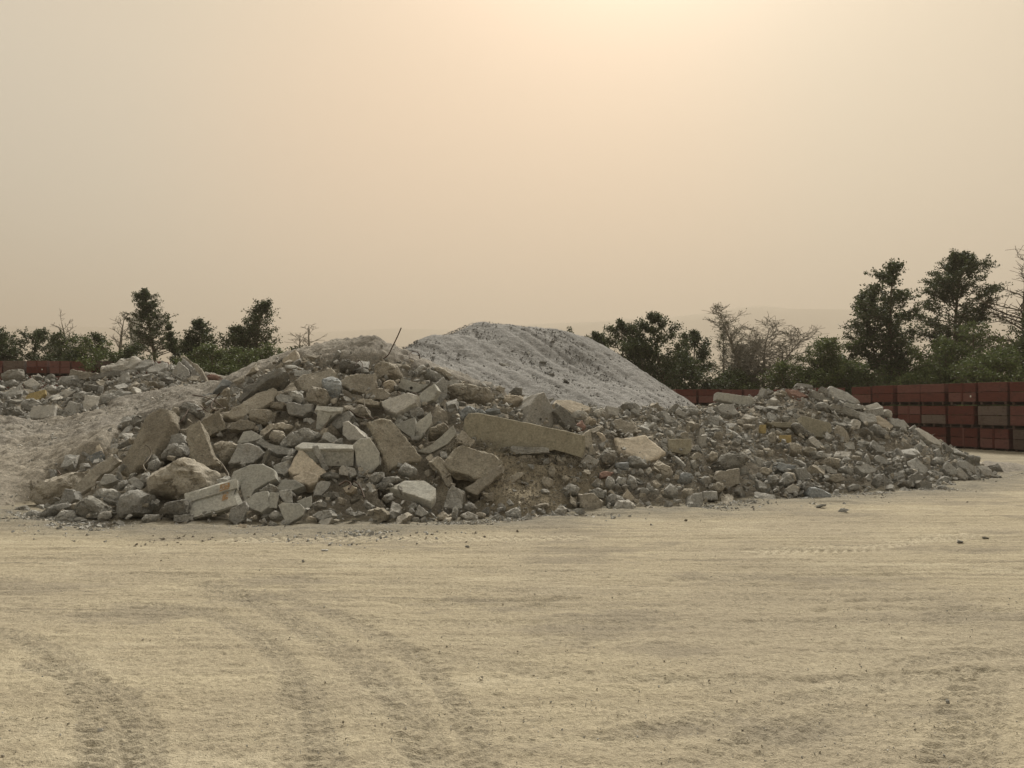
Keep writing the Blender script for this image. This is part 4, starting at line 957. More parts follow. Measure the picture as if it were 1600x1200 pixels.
def rotm(r, n):
    q = r.normal(size=(n, 4)); q /= np.linalg.norm(q, axis=1)[:, None]; a, b, c, d = q.T
    return np.stack([np.stack([1-2*(c*c+d*d), 2*(b*c-a*d), 2*(b*d+a*c)], -1), np.stack([2*(b*c+a*d), 1-2*(b*b+d*d), 2*(c*d-a*b)], -1), np.stack([2*(b*d-a*c), 2*(c*d+a*b), 1-2*(b*b+c*c)], -1)], 1)
def lay_rot(r, n, nx, ny, nz, wild=0.35):
    """rotation whose short axis follows the ground normal, with scatter"""
    up = np.stack([nx, ny, nz], -1)+r.normal(size=(n, 3))*wild; up /= np.linalg.norm(up, axis=1)[:, None]
    a = r.normal(size=(n, 3)); a -= (a*up).sum(1)[:, None]*up; a /= np.linalg.norm(a, axis=1)[:, None]; b = np.cross(up, a)
    return np.stack([a, b, up], -1)
def mass(name, lib, P, S, Rm, m, label=None, cat=None, seed=3, tints=None, smooth=False):
    r = np.random.default_rng(seed); pick = r.integers(0, len(lib), len(P)); VV = []; FF = []; TT = []; off = 0
    for k, (v, f) in enumerate(lib):
        s = np.where(pick == k)[0]
        if not len(s): continue
        W = np.einsum('nij,vj->nvi', Rm[s], v)*S[s][:, None, None]+P[s][:, None, :]
        VV.append(W.reshape(-1, 3)); FF.append((f[None]+(np.arange(len(s))*len(v))[:, None, None]).reshape(-1, 3)+off); off += len(s)*len(v)
        tt = (tints[s] if tints is not None else r.uniform(0, 1, len(s))); TT.append(np.repeat(tt, len(v)))
    me = mesh_np(name, np.concatenate(VV), np.concatenate(FF), tint=np.concatenate(TT), mat=m, smooth=smooth, sharp=30 if smooth else None)
    o = link(name, me); tag(o, label, cat, kind='stuff'); return o
def slope_n(H, x, y, e=0.15):
    gx_ = (H(x+e, y)-H(x-e, y))/(2*e); gy_ = (H(x, y+e)-H(x, y-e))/(2*e); l = np.sqrt(gx_**2+gy_**2+1)
    return -gx_/l, -gy_/l, 1/l
def darts(n_try, poly, H, rr, seed, sep=0.8, y=(10, 25), x=(-18, 14), avoid=0.85):
    r = np.random.default_rng(seed); X = r.uniform(*x, n_try); Y = r.uniform(*y, n_try); Z = H(X, Y)
    px, py = to_pix(np.stack([X, Y, Z], -1)); ok = in_poly(px, py, poly); X, Y, Z, px, py = X[ok], Y[ok], Z[ok], px[ok], py[ok]
    if avoid:
        bad = np.zeros(len(X), bool)
        for h in heroes:
            q = h['pts']; c = h['cen']; bad |= in_poly(px, py, [tuple(c+(p-c)*avoid) for p in q])
            for hp in Z_HOLLOWS: bad |= in_poly(px, py, hp)
    else: bad = np.zeros(len(X), bool)
    X, Y, Z, px, py = X[~bad], Y[~bad], Z[~bad], px[~bad], py[~bad]
    R = rr(r, len(X))
    if avoid:                        # the bigger ones keep clear of the named pieces altogether
        pr_ = R*F/Y*0.42; bad = np.zeros(len(X), bool); big_ = R > 0.15
        for q in range(8):
            ax_, ay_ = px+pr_*math.cos(q*math.pi/4), py+pr_*0.8*math.sin(q*math.pi/4)
            for h in heroes:
                b_ = h['pts'].min(0), h['pts'].max(0); m_ = big_ & (ax_ > b_[0][0]) & (ax_ < b_[1][0]) & (ay_ > b_[0][1]) & (ay_ < b_[1][1]); w_ = np.where(m_)[0]
                if len(w_): c = h['cen']; bad[w_] |= in_poly(ax_[w_], ay_[w_], [tuple(c+(p-c)*0.9) for p in h['pts']])
        X, Y, Z, R = X[~bad], Y[~bad], Z[~bad], R[~bad]; o = np.argsort(-R); X, Y, Z, R = X[o], Y[o], Z[o], R[o]
    keep = []; cell = {}
    for i in range(len(X)):
        cx, cy_ = int(X[i]//0.45), int(Y[i]//0.45); good = True
        for a in (-1, 0, 1):
            for b in (-1, 0, 1):
                for j in cell.get((cx+a, cy_+b), ()):
                    if (X[i]-X[j])**2+(Y[i]-Y[j])**2 < (sep*0.5*(R[i]+R[j]))**2: good = False; break
                if not good: break
            if not good: break
        if good: keep.append(i); cell.setdefault((cx, cy_), []).append(i)
    k = np.array(keep); return X[k], Y[k], Z[k], R[k]
Z_PILE = Z_MAIN
X, Y, Z, S_ = darts(14000, Z_PILE, HA, lambda r, n: np.clip(r.lognormal(math.log(0.195), 0.46, n), 0.10, 0.52)*0.9, 21, 0.80, y=(10, 20))
X2, Y2, Z2, S2 = darts(5000, Z_FAR, HA, lambda r, n: np.clip(r.lognormal(math.log(0.30), 0.4, n), 0.16, 0.7), 22, 0.85, y=(18, 25))
far = np.concatenate([np.zeros(len(X)), np.ones(len(X2))]); X = np.concatenate([X, X2]); Y = np.concatenate([Y, Y2]); Z = np.concatenate([Z, Z2]); S_ = np.concatenate([S_, S2])
nx, ny, nz = slope_n(HA, X, Y)
px, py = to_pix(np.stack([X, Y, Z], -1)); psz = S_*F/Y
tanz = in_poly(px, py, Z_TAN)
keep = ~(tanz & (rng.random(len(X)) < 0.6)); X, Y, Z, S_, nx, ny, nz, px, py, psz, far = [a[keep] for a in (X, Y, Z, S_, nx, ny, nz, px, py, psz, far)]
Rl = lay_rot(rng, len(X), nx, ny, nz, 0.45)
sink = 0.10-rng.uniform(-0.03, 0.12, len(X))*1.0
Pc = np.stack([X, Y, Z], -1)-np.stack([nx, ny, nz], -1)*(sink)[:, None]
order = np.argsort(-psz); NI = 285
lm = []
for k, (v, f) in enumerate(LUMPS):
    lm.append({c: mesh_np('rubble_chunk', v, f, tint=np.full(len(v), 0.5), mat=CM[c], smooth=True, sharp=26) for c in 'gtdwup'})
chunks = []
for i in order[:NI]:
    c = rnd.choices('gtdwup', (44, 32, 16, 3, 3, 1))[0]
    if px[i] > 1150: c = rnd.choices('gtdw', (66, 10, 18, 6))[0]
    k = rnd.randrange(16)
    o = link('rubble_chunk', lm[k][c]); o.location = Pc[i]; o.rotation_euler = Matrix(Rl[i]).to_euler()
    o.scale = [S_[i]*q for q in (rnd.uniform(1.0, 1.3), rnd.uniform(0.85, 1.1), rnd.uniform(0.8, 1.15))]
    chunks.append(dict(o=o, cen=np.array([px[i], py[i]]), ps=psz[i], fin=c, flat=(k % 3 == 0)))
rest = order[NI:]
for c, lo, hi in (('g', 0, 0.45), ('t', 0.45, 0.8), ('d', 0.8, 1.0)):
    u = rng.random(len(rest)) if c == 'g' else u
    s = rest[(u >= lo) & (u < hi)]
    mass('rubble_filling', STONES2, Pc[s], S_[s]*1.05, Rl[s], CM[c], {'g': 'grey', 't': 'tan', 'd': 'dark'}[c]+' fist to head sized rubble filling gaps between the bigger pieces', 'rubble', 31, smooth=True)
# small stones everywhere on the pile
def scatter(name, poly, H, n, smin, smax, m, label, cat, seed, lib=STONES, y=(10, 25), x=(-18, 14), lift=0.0, drop=0.0, wild=0.8, p=1.6, dens=None):
    r = np.random.default_rng(seed); X = r.uniform(*x, n); Y = r.uniform(*y, n); Z = H(X, Y)
    px, py = to_pix(np.stack([X, Y, Z], -1)); ok = (in_poly(px, py, poly) if poly is not None else Z > 0.05)
    for hp in Z_HOLLOWS: ok &= ~in_poly(px, py, hp)
    if dens is not None: ok &= r.random(n) < dens(X, Y, px, py)
    X, Y, Z = X[ok], Y[ok], Z[ok]; n = len(X); S = smin*(smax/smin)**(r.random(n)**p)
    nx, ny, nz = slope_n(H, X, Y)
    P = np.stack([X, Y, Z], -1)+np.stack([nx, ny, nz], -1)*(lift-drop*r.random(n)+S*0.15)[:, None]
    mass(name, lib, P, S, lay_rot(r, n, nx, ny, nz, wild), m, label, cat, seed)
scatter('small_rubble', Z_MAIN, HA, 34000, 0.03, 0.15, CM['g'], 'small grey broken stones lying all over the rubble pile', 'rubble', 41, STONES2, y=(10, 20), lift=0.01, drop=0.20, p=1.7, dens=lambda X, Y, px, py: np.where(px < 560, 0.18, 0.5)+0.4*(px > 880)+0.25*(py > 785))
scatter('small_rubble', Z_MAIN, HA, 20000, 0.03, 0.14, CM['t'], 'small tan broken stones lying all over the rubble pile', 'rubble', 42, STONES2, y=(10, 20), lift=0.01, drop=0.20, p=1.7, dens=lambda X, Y, px, py: np.where(px < 560, 0.22, np.where(px < 1150, 0.6, 0.15)))
scatter('small_rubble', Z_FAR, HA, 12000, 0.05, 0.22, CM['g'], 'small grey stones among the far slabs', 'rubble', 43, y=(18, 25), lift=-0.02, drop=0.15)
Z_BANK = [(-120, 650), (60, 656), (165, 640), (170, 618), (250, 610), (335, 600), (350, 585), (440, 552), (560, 524), (640, 545), (560, 560), (440, 566), (350, 602), (300, 648), (240, 645), (205, 665), (180, 715), (110, 745), (40, 775), (-120, 800)]
scatter('bank_stones', Z_BANK, HA, 30000, 0.014, 0.075, CM['w'], 'pale gravelly stones scattered over the dirt bank', 'gravel', 44, y=(11, 25), lift=0.005, p=2.6, dens=lambda X, Y, px, py: np.clip(0.5+1.2*n2(X, Y, 0.9, 0.9, 3, 5.0), 0.05, 1))
scatter('bank_stones', Z_BANK, HA, 30000, 0.014, 0.09, CM['g'], 'grey gravelly stones scattered over the dirt bank', 'gravel', 45, y=(11, 25), lift=0.005, p=2.6, dens=lambda X, Y, px, py: np.clip(0.5+1.2*n2(X, Y, 0.9, 0.9, 3, 9.0), 0.05, 1))
HBc = lambda x, y: np.clip(hB(x, y), -0.6, 4.6)
scatter('heap_stones', [(600, 560), (640, 535), (680, 515), (750, 495), (880, 508), (990, 560), (1090, 640), (1000, 660), (850, 640), (700, 620), (600, 600)], HBc, 80000, 0.012, 0.085, GRAVEL, 'loose stones strewn over the grey gravel heap', 'gravel', 46, y=(16.5, 26), x=(-5, 8.5), lift=-0.018, p=3.6, dens=lambda X, Y, px, py: np.clip(0.45+1.1*n2(X*0.8+Y*0.9, X*0.2, 1.6, 0.6, 3, 5.0), 0.04, 1))
for k, (qx, qy, ss, lab) in enumerate([(790, 571, 0.32, 'dark oval stone half sunk high in the grey gravel heap'), (885, 597, 0.34, 'long flat stone lying low on the grey gravel heap'), (862, 586, 0.22, 'grey stone just above the long flat one on the heap'), (848, 567, 0.2, 'stone in the middle of the gravel heap face'),
        (862, 534, 0.24, 'stone high near the crest of the gravel heap'), (832, 590, 0.18, 'small stone on the heap between the oval and the long flat one'), (918, 607, 0.15, 'small stone right of the long flat one on the heap'), (826, 552, 0.14, 'little stone left of the crest stone on the heap'), (872, 620, 0.18, 'stone near the foot of the gravel heap face'),
        (1058, 607, 0.3, 'light stone on the right shoulder edge of the gravel heap')]):
    tt_ = ray_hit([qx], [qy], HBc, 16, 29)[0]
    if np.isnan(tt_): continue
    q = at(qx, qy, tt_); o = link('stone', lm[(k*3) % 16]['d' if k == 0 else 'g']); o.location = q; o.rotation_euler = (0.7, 0.3-0.1*k, 0.5+k); o.scale = (ss*1.35, ss*0.8, ss*0.5)
    tag(o, lab, 'stone')
scatter('tan_grit', Z_TAN, HA, 26000, 0.012, 0.05, CM['b'], 'brown crumbled grit on the dirt patch below the long barrier', 'grit', 47, y=(10.5, 15), x=(-2, 3), lift=0.0, p=2.0)
# gravel and crumbs on the yard, thick along the pile foot, thin elsewhere
def yard(n, seed, smin, smax, c, label, near=True):
    r = np.random.default_rng(seed)
    if near:
        i = r.integers(0, len(TOE)-1, n); t = r.random(n)[:, None]; P = TOE[i]*(1-t)+TOE[i+1]*t; P = P-np.stack([np.zeros(n), r.exponential(0.22, n)*np.clip(1+1.4*n2(P[:, 0], P[:, 1], 0.5, 0.5, 3, seed*1.0), 0.1, 3)-0.15], -1)
    else:
        Yv = 2.0*(22/2.0)**r.random(n); P = np.stack([r.uniform(-0.8, 0.8, n)*(Yv+0.6), Yv], -1)
        P = P[r.random(n) < np.clip(0.5+1.6*n2(P[:, 0], P[:, 1], 0.7, 1.3, 3, 2.5), 0.03, 1)]
    n = len(P); S = smin*(smax/smin)**(r.random(n)**2.6)
    mass('yard_gravel', STONES, np.stack([P[:, 0], P[:, 1], S*0.12-0.002], -1), S, rotm(r, n), CM[c], label, 'gravel', seed)
yard(26000, 51, 0.010, 0.075, 'g', 'grey crumbs of concrete strewn along the pile foot'); yard(16000, 52, 0.010, 0.06, 't', 'tan crumbs of concrete strewn along the pile foot')
yard(12000, 53, 0.004, 0.014, 'g', 'tiny grey pebbles dotted over the yard', False); yard(12000, 54, 0.004, 0.018, 't', 'tiny tan pebbles dotted over the yard', False)
# single stones lying out on the yard
for k, (sx, sy, s, c, lab) in enumerate([(1015/2, 780+163/2, 0.07, 'g', 'lone grey stone on the empty yard before the left half of the pile'), (1500, 849, 0.09, 'd', 'lone dark stone on a pale streak near the right edge of the yard'), (1541, 843, 0.08, 'd', 'dark stone right of the lone one on the pale yard streak'),
        (1283, 794, 0.16, 'g', 'flat stone lying by itself in front of the dark wedge block'), (1272, 789, 0.1, 'g', 'small stone touching the flat one before the wedge block'), (1317, 801, 0.13, 'g', 'grey low stone at the yard edge right of the flat one'), (156, 1143, 0.03, 'w', 'tiny white pebble in the tyre track at bottom left'),
        (1480, 1098, 0.035, 'd', 'dark pebble in the lower right of the yard'), (730, 855, 0.05, 'g', 'small grey stone beside the chalky tyre tread')]):
    gp = on_ground(sx, sy); o = link('stone', lm[k][c if c in 'gtdwup' else 'g']); o.location = (gp[0], gp[1], s*0.18); o.scale = (s*1.2, s, s*0.8); o.rotation_euler = (0.2*k, 0.1, k*1.1)
    tag(o, lab, 'stone')

# ================================================================ LABELS
marks = [h for h in heroes if h['short']]
COLW = {'g': 'grey', 't': 'tan', 'd': 'dark', 's': 'smooth grey', 'o': 'olive', 'w': 'pale', 'p': 'peach tinted', 'b': 'brown', 'u': 'bluish', 'r': 'reddish', 'y': 'yellow'}
used = {}
def rel(c, m):
    d = c-m['cen']; ext = np.ptp(m['pts'], axis=0)*0.5
    if abs(d[0])/max(ext[0], 8) > abs(d[1])/max(ext[1], 8): return 'right of' if d[0] > 0 else 'left of'
    return 'just below' if d[1] > 0 else 'just above'
def auto(c, size, fin, shape, ps):
    ms = sorted([(np.hypot(*((c-m['cen'])/(1, 0.8)))-0.35*np.hypot(*np.ptp(m['pts'], axis=0)), k) for k, m in enumerate(marks)])
    m1, m2 = marks[ms[0][1]], marks[ms[1][1]]
    opts = [f"{size} {COLW[fin]} {shape} {rel(c, m1)} {m1['short']}", f"{size} {COLW[fin]} {shape} {rel(c, m1)} {m1['short']}, towards {m2['short']}",
            f"{size} {COLW[fin]} {shape} {rel(c, m2)} {m2['short']}", f"{size} {COLW[fin]} {shape} {rel(c, m2)} {m2['short']}, towards {m1['short']}"]
    m3 = marks[ms[2][1]]; opts.append(f"{size} {COLW[fin]} {shape} between {m1['short']} and {m3['short']}")
    return opts
def put(o, opts, cat, group):
    opts = [q for q in opts if 4 <= len(q.split()) <= 16]
    for q in opts:
        if q not in used: break
    else: q = opts[0]
    used.setdefault(q, []).append(o); tag(o, q, cat, group)
for h in heroes:
    if h['label']: used[h['label']] = [h['o']]; tag(h['o'], h['label'], CAT.get(h['name'], h['name'].replace('_', ' ')), 'pieces of the broken concrete pile'); continue
SH = {'concrete_slab': 'slab', 'concrete_block': 'block', 'boulder': 'lump', 'concrete_beam': 'beam'}
for h in heroes:
    if h['label']: continue
    e = np.ptp(h['pts'], axis=0); ps = math.sqrt(e[0]*e[1]); size = 'large' if ps > 42 else 'medium' if ps > 28 else 'small' if ps > 17 else 'tiny'
    asp = e[0]/max(e[1], 1); adj = 'long ' if asp > 2.2 else 'upright ' if asp < 0.8 else 'rounded ' if h['kind'] == 'R' else 'flat-faced '
    put(h['o'], auto(h['cen'], size, h['fin'], adj+SH.get(h['name'], 'piece'), ps), CAT.get(h['name'], h['name'].replace('_', ' ')), 'pieces of the broken concrete pile')
for h in chunks:
    ps = h['ps']; size = 'medium' if ps > 30 else 'smallish' if ps > 22 else 'little'
    put(h['o'], auto(h['cen'], size, h['fin'], 'flat chunk' if h['flat'] else 'angular chunk', ps), 'rubble chunk', 'angular chunks filling the rubble pile')

# ================================================================ REBAR AND WIRE
WIRES = [  # label, radius, photographed run, stand-off
 ('rusty rebar rod rising highest against the sky from the summit', .010, [(599, 561), (607, 554), (613, 542), (620, 528), (627, 512)], .1, RUST),
 ('rebar loop curling over the rubble right of the summit boulder', .009, [(640, 560), (640, 553), (646, 549), (654, 552), (656, 560)], .12, RUST),
 ('thin curved rebar above the rectangular brown slab', .008, [(258, 668), (272, 664), (281, 660), (289, 650), (294, 640)], .15, RUST),
 ('bent rebar hook sticking out above the dark brown block', .009, [(344, 614), (337, 622), (331, 630), (331, 638), (336, 641), (342, 640)], .15, RUST),
 ('nearly straight rebar lying across dirt behind the bent hook', .008, [(300, 617), (322, 621), (335, 627), (350, 638)], .06, RUST),
 ('short crossed rebar below the bent hook', .008, [(308, 642), (318, 640), (327, 634)], .10, RUST),
 ('second short rebar making the cross below the hook', .007, [(314, 634), (320, 640), (325, 644)], .10, RUST),
 ('pale wire looping down beside the tall dark slab', .009, [(227, 695), (234, 700), (236, 710), (230, 720), (224, 727), (228, 736)], .14, DULL),
 ('pale bent wire below the rectangular brown slab', .009, [(337, 718), (346, 724), (352, 733), (357, 742), (354, 748), (348, 750)], .12, DULL),
 ('small dark rebar stub sticking up above the low rough beam', .012, [(90, 735), (95, 742)], .05, RUST),
 ('wire laid along the underside of the jutting dark slab', .008, [(382, 620), (392, 605), (410, 594), (425, 589), (443, 587)], .12, DULL),
 ('thin wire tangle under the wide summit slab, left strand', .007, [(555, 572), (560, 563), (566, 568), (566, 576)], .12, RUST),
 ('curved wire hanging right of the block with a hole', .008, [(622, 612), (633, 622), (640, 616), (648, 614), (652, 621), (646, 632)], .12, RUST),
 ('long wire curving around the split pale chunk', .008, [(546, 640), (560, 650), (575, 654), (590, 652)], .15, RUST),
 ('pale wire arc left of the big gritty slab', .007, [(568, 625), (571, 638), (578, 650), (584, 655)], .15, DULL),
 ('wire running down the face of the lipped kerb stone', .007, [(522, 638), (512, 660), (502, 672), (497, 675)], .15, DULL),
 ('fine rebar standing up before the gravel heap, near the pale pipe', .007, [(1031, 622), (1033, 605), (1035, 588), (1040, 596), (1046, 624)], .1, DULL),
 ('second thin wire bowing right before the gravel heap', .006, [(1048, 626), (1045, 606), (1037, 590)], .1, DULL),
 ('black twisted wire bits in the dark gap beneath the peach wedge', .010, [(553, 752), (560, 757), (566, 768), (569, 778)], .12, RUST),
 ('dark curled strip in the dark gap right of the shield slab', .012, [(530, 758), (540, 752), (548, 756), (545, 764)], .12, RUST),
]
for lab, rad, px_, so, m in WIRES:
    a = np.array(px_, float); t = ray_hit(a[:, 0], a[:, 1], HA)
    base = np.nanmin(t) if not np.isnan(t).all() else 13.0
    t = np.where(np.isnan(t), base, np.minimum(t, base+0.5))-so
    if 'sky' in lab or 'gravel heap' in lab: t[:] = ray_hit([a[0, 0]], [a[0, 1]+6], HA)[0]-0.05
    P = at(a[:, 0], a[:, 1], t)
    tt = np.linspace(0, len(P)-1, max(2, (len(P)-1)*5+1)); Q = []
    for q in tt:
        i = min(int(q), len(P)-2); f = q-i; p0, p1, p2, p3 = P[max(i-1, 0)], P[i], P[i+1], P[min(i+2, len(P)-1)]
        Q.append(0.5*((2*p1)+(-p0+p2)*f+(2*p0-5*p1+4*p2-p3)*f*f+(-p0+3*p1-3*p2+p3)*f**3))
    v, f = tube(np.array(Q)-P[0], rad*1.15, 6); o = link('rebar_wire', mesh_np('rebar_wire', v, f, mat=m, smooth=True)); o.location = P[0]
    tag(o, lab, 'rebar', 'bent rebar and wires sticking out of the rubble')
# pale pipe stub standing in the rubble
def pipe():
    P = at(np.array([1011., 1017.]), np.array([651., 638.]), 14.6); m = 14; d = P[1]-P[0]; ln = np.linalg.norm(d); d /= ln; a = np.cross(d, [0, 1, 0]); a /= np.linalg.norm(a); b = np.cross(d, a)
    V = []
    for (t, r) in ((0, .035), (ln, .035), (ln, .028), (0, .028)):
        for k in range(m): V.append(d*t+r*(a*math.cos(2*math.pi*k/m)+b*math.sin(2*math.pi*k/m)))
    Fq = [(q*m+k, q*m+(k+1) % m, ((q+1) % 4)*m+(k+1) % m, ((q+1) % 4)*m+k) for q in range(4) for k in range(m)]
    o = link('pipe_stub', mesh_np('pipe_stub', np.array(V), np.array(Fq), mat=CM['w'], smooth=True, sharp=30)); o.location = P[0]
    tag(o, 'short white pipe stub standing in rubble above the cracked tan slab', 'pipe')
pipe()
# ================================================================ FRUIT BINS
def wood(name, a, b_, c3):
    def b(t, bs, o):
        g = G(t); tcx = g.n('ShaderNodeTexCoord').outputs['Object']; oi = g.n('ShaderNodeObjectInfo')
        ad = g.n('ShaderNodeVectorMath', operation='ADD'); g.l(tcx, ad.inputs[0])
        cmb = g.n('ShaderNodeCombineXYZ'); g.l(g.math('MULTIPLY', oi.outputs['Random'], 50.0), cmb.inputs[0]); g.l(cmb.outputs[0], ad.inputs[1]); p = ad.outputs[0]
        gr = g.noise(p, 3, 6, 0.7, stretch=(1, 1, 14)); bl = g.noise(p, 4.5, 4, 0.6, off=3.0)
        c = g.mix(g.rng(gr, 0.35, 0.65), a, b_); c = g.mix(g.rng(bl, 0.52, 0.72, 0, 0.7), c, c3)
        hs = g.n('ShaderNodeHueSaturation'); g.l(c, hs.inputs['Color']); g.l(g.rng(oi.outputs['Random'], 0, 1, 0.7, 1.25), hs.inputs['Value']); g.l(g.rng(oi.outputs['Random'], 1, 0, 0.75, 1.05), hs.inputs['Saturation'])
        g.l(hs.outputs[0], bs.inputs['Base Color']); bs.inputs['Roughness'].default_value = 0.85
        g.l(g.bump(gr, 0.5, 0.01), bs.inputs['Normal'])
    return mat(name, b)
WRED = wood('weathered_red_wood', (0.092, 0.026, 0.020), (0.128, 0.038, 0.029), (0.055, 0.027, 0.022))
WGRY = wood('grey_bare_wood', (0.085, 0.060, 0.050), (0.120, 0.088, 0.072), (0.06, 0.035, 0.03))
WDRK = wood('dark_wood', (0.05, 0.028, 0.022), (0.07, 0.04, 0.03), (0.04, 0.025, 0.02))
def box(name, sx, sy, sz, m, bev=0.004):
    bm = bmesh.new(); bmesh.ops.create_cube(bm, size=1.0, matrix=Matrix.Diagonal((sx, sy, sz, 1)))
    bmesh.ops.bevel(bm, geom=list(bm.edges), offset=bev, segments=1, affect='EDGES')
    me = bpy.data.meshes.new(name); bm.to_mesh(me); bm.free(); me.materials.append(m); return me
BW, BH, RW = 1.09, 0.70, 0.81
meshes = {}
for nm_, m in (('r', WRED), ('g', WGRY)):
    meshes[nm_] = dict(front=box('plank', BW-0.012, 0.022, 0.322, m), side=box('plank', 0.022, BW-0.062, 0.322, m))
post = box('corner_post', 0.07, 0.07, BH-0.02, WDRK); run = box('runner', 0.09, BW-0.05, 0.085, WDRK); cleat = box('cleat', 0.075, 0.018, BH-0.03, WRED); deck = box('deck_board', BW-0.07, BW-0.07, 0.02, WDRK)
tagm = box('paper_tag', 0.05, 0.004, 0.07, mat('paper', lambda t, bs, o: bs.inputs['Base Color'].__setattr__('default_value', (0.6, 0.58, 0.52, 1))), 0.001)
def bin_(x, y, z, rz, label, group, col='r', tg=False, mid=False, tilt=0.0):
    e = bpy.data.objects.new('fruit_bin', None); COL.objects.link(e); e.location = (x, y, z); e.rotation_euler = (0, tilt, rz)
    tag(e, label, 'fruit bin', group)
    def part(n, me, loc, rzz=0):
        o = link(n, me, e); o.location = loc; o.rotation_euler = (0, 0, rzz); return o
    h = BW/2; M = meshes[col]
    for lv in (0, 1):
        zc = 0.105+0.169+lv*0.345; j = rnd.uniform(-0.006, 0.006)
        M2 = meshes['g'] if (col == 'r' and rnd.random() < 0.03) else M
        part('plank', M2['front'], (j, -h+0.011+rnd.uniform(-.003, .003), zc)); part('plank', M['front'], (0, h-0.011, zc)); part('plank', M['side'], (-h+0.013, 0, zc)); part('plank', M['side'], (h-0.013, 0, zc))
    for sx in (-1, 1):
        for sy in (-1, 1): part('corner_post', post, (sx*(h-0.063), sy*(h-0.062), 0.105+BH/2-0.01))
    for k in (-1, 0, 1): part('runner', run, (k*(h-0.10), 0, 0.0435))
    part('deck_board', deck, (0, 0, 0.096))
    if mid: part('cleat', cleat, (rnd.uniform(-.03, .03), -h-0.010, 0.105+BH/2))
    if tg: part('paper_tag', tagm, (rnd.uniform(.2, .4), -h-0.014, 0.3))
    return e
ROWN = ['bottom', 'second', 'top', 'fourth', 'fifth']; ORD = ['first', 'second', 'third', 'fourth', 'fifth', 'sixth', 'seventh', 'eighth', 'ninth', 'tenth', 'eleventh', 'twelfth', 'thirteenth']
def wall(P0, P1, n0, rows, where, group, rowname, seed, rowsel=None):
    P0, P1 = Vector(P0), Vector(P1); d = (P1-P0); L_ = d.length; d.normalize(); ang = math.atan2(d.y, d.x)
    # the outward face looks at the camera: local -Y
    nrm_ = Vector((d.y, -d.x)); 
    if nrm_.dot(Vector((0, 0))-P0) < 0: nrm_ = -nrm_; ang += math.pi
    n = int(L_/1.21); r = random.Random(seed)
    for k in range(n):
        for q in range(rows):
            if rowsel and q not in rowsel: continue
            p = P0+d*((k+0.5)*1.21)-nrm_*(BW/2); jit = r.uniform(-0.04, 0.04)
            col = 'g' if r.random() < 0.045 else 'r'
            lean = 0.0
            if where.startswith('right') and k == 1 and q == rows-1: lean = 0.05
            bin_(p.x-nrm_.x*r.uniform(-.04, .05)+d.x*jit, p.y-nrm_.y*r.uniform(-.04, .05)+d.y*jit, q*RW+r.uniform(0, 0.004)+(r.uniform(0, 0.03) if q == rows-1 else 0), ang+r.uniform(-0.03, 0.03)+lean,
                 f"{'greyish' if col == 'g' else 'red-brown'} wooden fruit bin in the {rowname[q]} row, {ORD[k]} {where}", group, col, tg=r.random() < 0.25, mid=r.random() < 0.3)
wall((17.9, 24.2), (14.3, 34.2), 0, 3, 'from the near right end', 'stacked fruit bins of the right wall', ['bottom', 'middle', 'top'], 5)
wall((14.2, 34.6), (12.6, 38.8), 0, 3, 'round the right corner', 'stacked fruit bins of the right wall', ['bottom', 'middle', 'top'], 6, rowsel=(1, 2))
wall((12.9, 39.3), (7.6, 38.3), 0, 3, 'behind the rubble from the right', 'fruit bins behind the gravel heap', ['bottom', 'middle', 'top'], 7, rowsel=(1, 2))
wall((-19.2, 42.2), (-31, 41.5), 0, 5, 'behind the far left pile', 'fruit bins behind the far left pile', ['bottom', 'second', 'third', 'fourth', 'top'], 8, rowsel=(3, 4))

# ================================================================ TREES
def leafmat(name, a, b_, c3):
    def b(t, bs, o):
        g = G(t); u = g.attr('tint')
        c = g.mix(u, a, b_); c = g.mix(g.rng(u, 0.82, 1.0), c, c3)
        g.l(c, bs.inputs['Base Color']); bs.inputs['Roughness'].default_value = 0.6
        tr = g.n('ShaderNodeBsdfTranslucent'); g.l(c, tr.inputs['Color']); mx = g.n('ShaderNodeMixShader'); mx.inputs[0].default_value = 0.28
        g.l(bs.outputs[0], mx.inputs[1]); g.l(tr.outputs[0], mx.inputs[2]); g.l(mx.outputs[0], o.inputs['Surface'])
    return mat(name, b)
LEAF = {'dark': leafmat('dark_leaves', (0.034, 0.049, 0.020), (0.061, 0.078, 0.032), (0.091, 0.104, 0.044)),
        'mid': leafmat('green_leaves', (0.059, 0.081, 0.029), (0.104, 0.129, 0.046), (0.152, 0.168, 0.063)),
        'grey': leafmat('greygreen_leaves', (0.067, 0.076, 0.044), (0.107, 0.115, 0.068), (0.146, 0.146, 0.085))}
def m_bark(t, bs, o):
    g = G(t); n = g.noise(g.pos(), 6, 4, 0.6, stretch=(1, 1, 0.3)); g.l(g.mix(n, (0.07, 0.055, 0.04), (0.14, 0.115, 0.085)), bs.inputs['Base Color']); bs.inputs['Roughness'].default_value = 0.95
BARK = mat('bark', m_bark)
def m_bark2(t, bs, o):
    g = G(t); n = g.noise(g.pos(), 6, 4, 0.6, stretch=(1, 1, 0.3)); g.l(g.mix(n, (0.17, 0.155, 0.13), (0.27, 0.245, 0.205)), bs.inputs['Base Color']); bs.inputs['Roughness'].default_value = 0.95
BARK2 = mat('pale_bark', m_bark2)
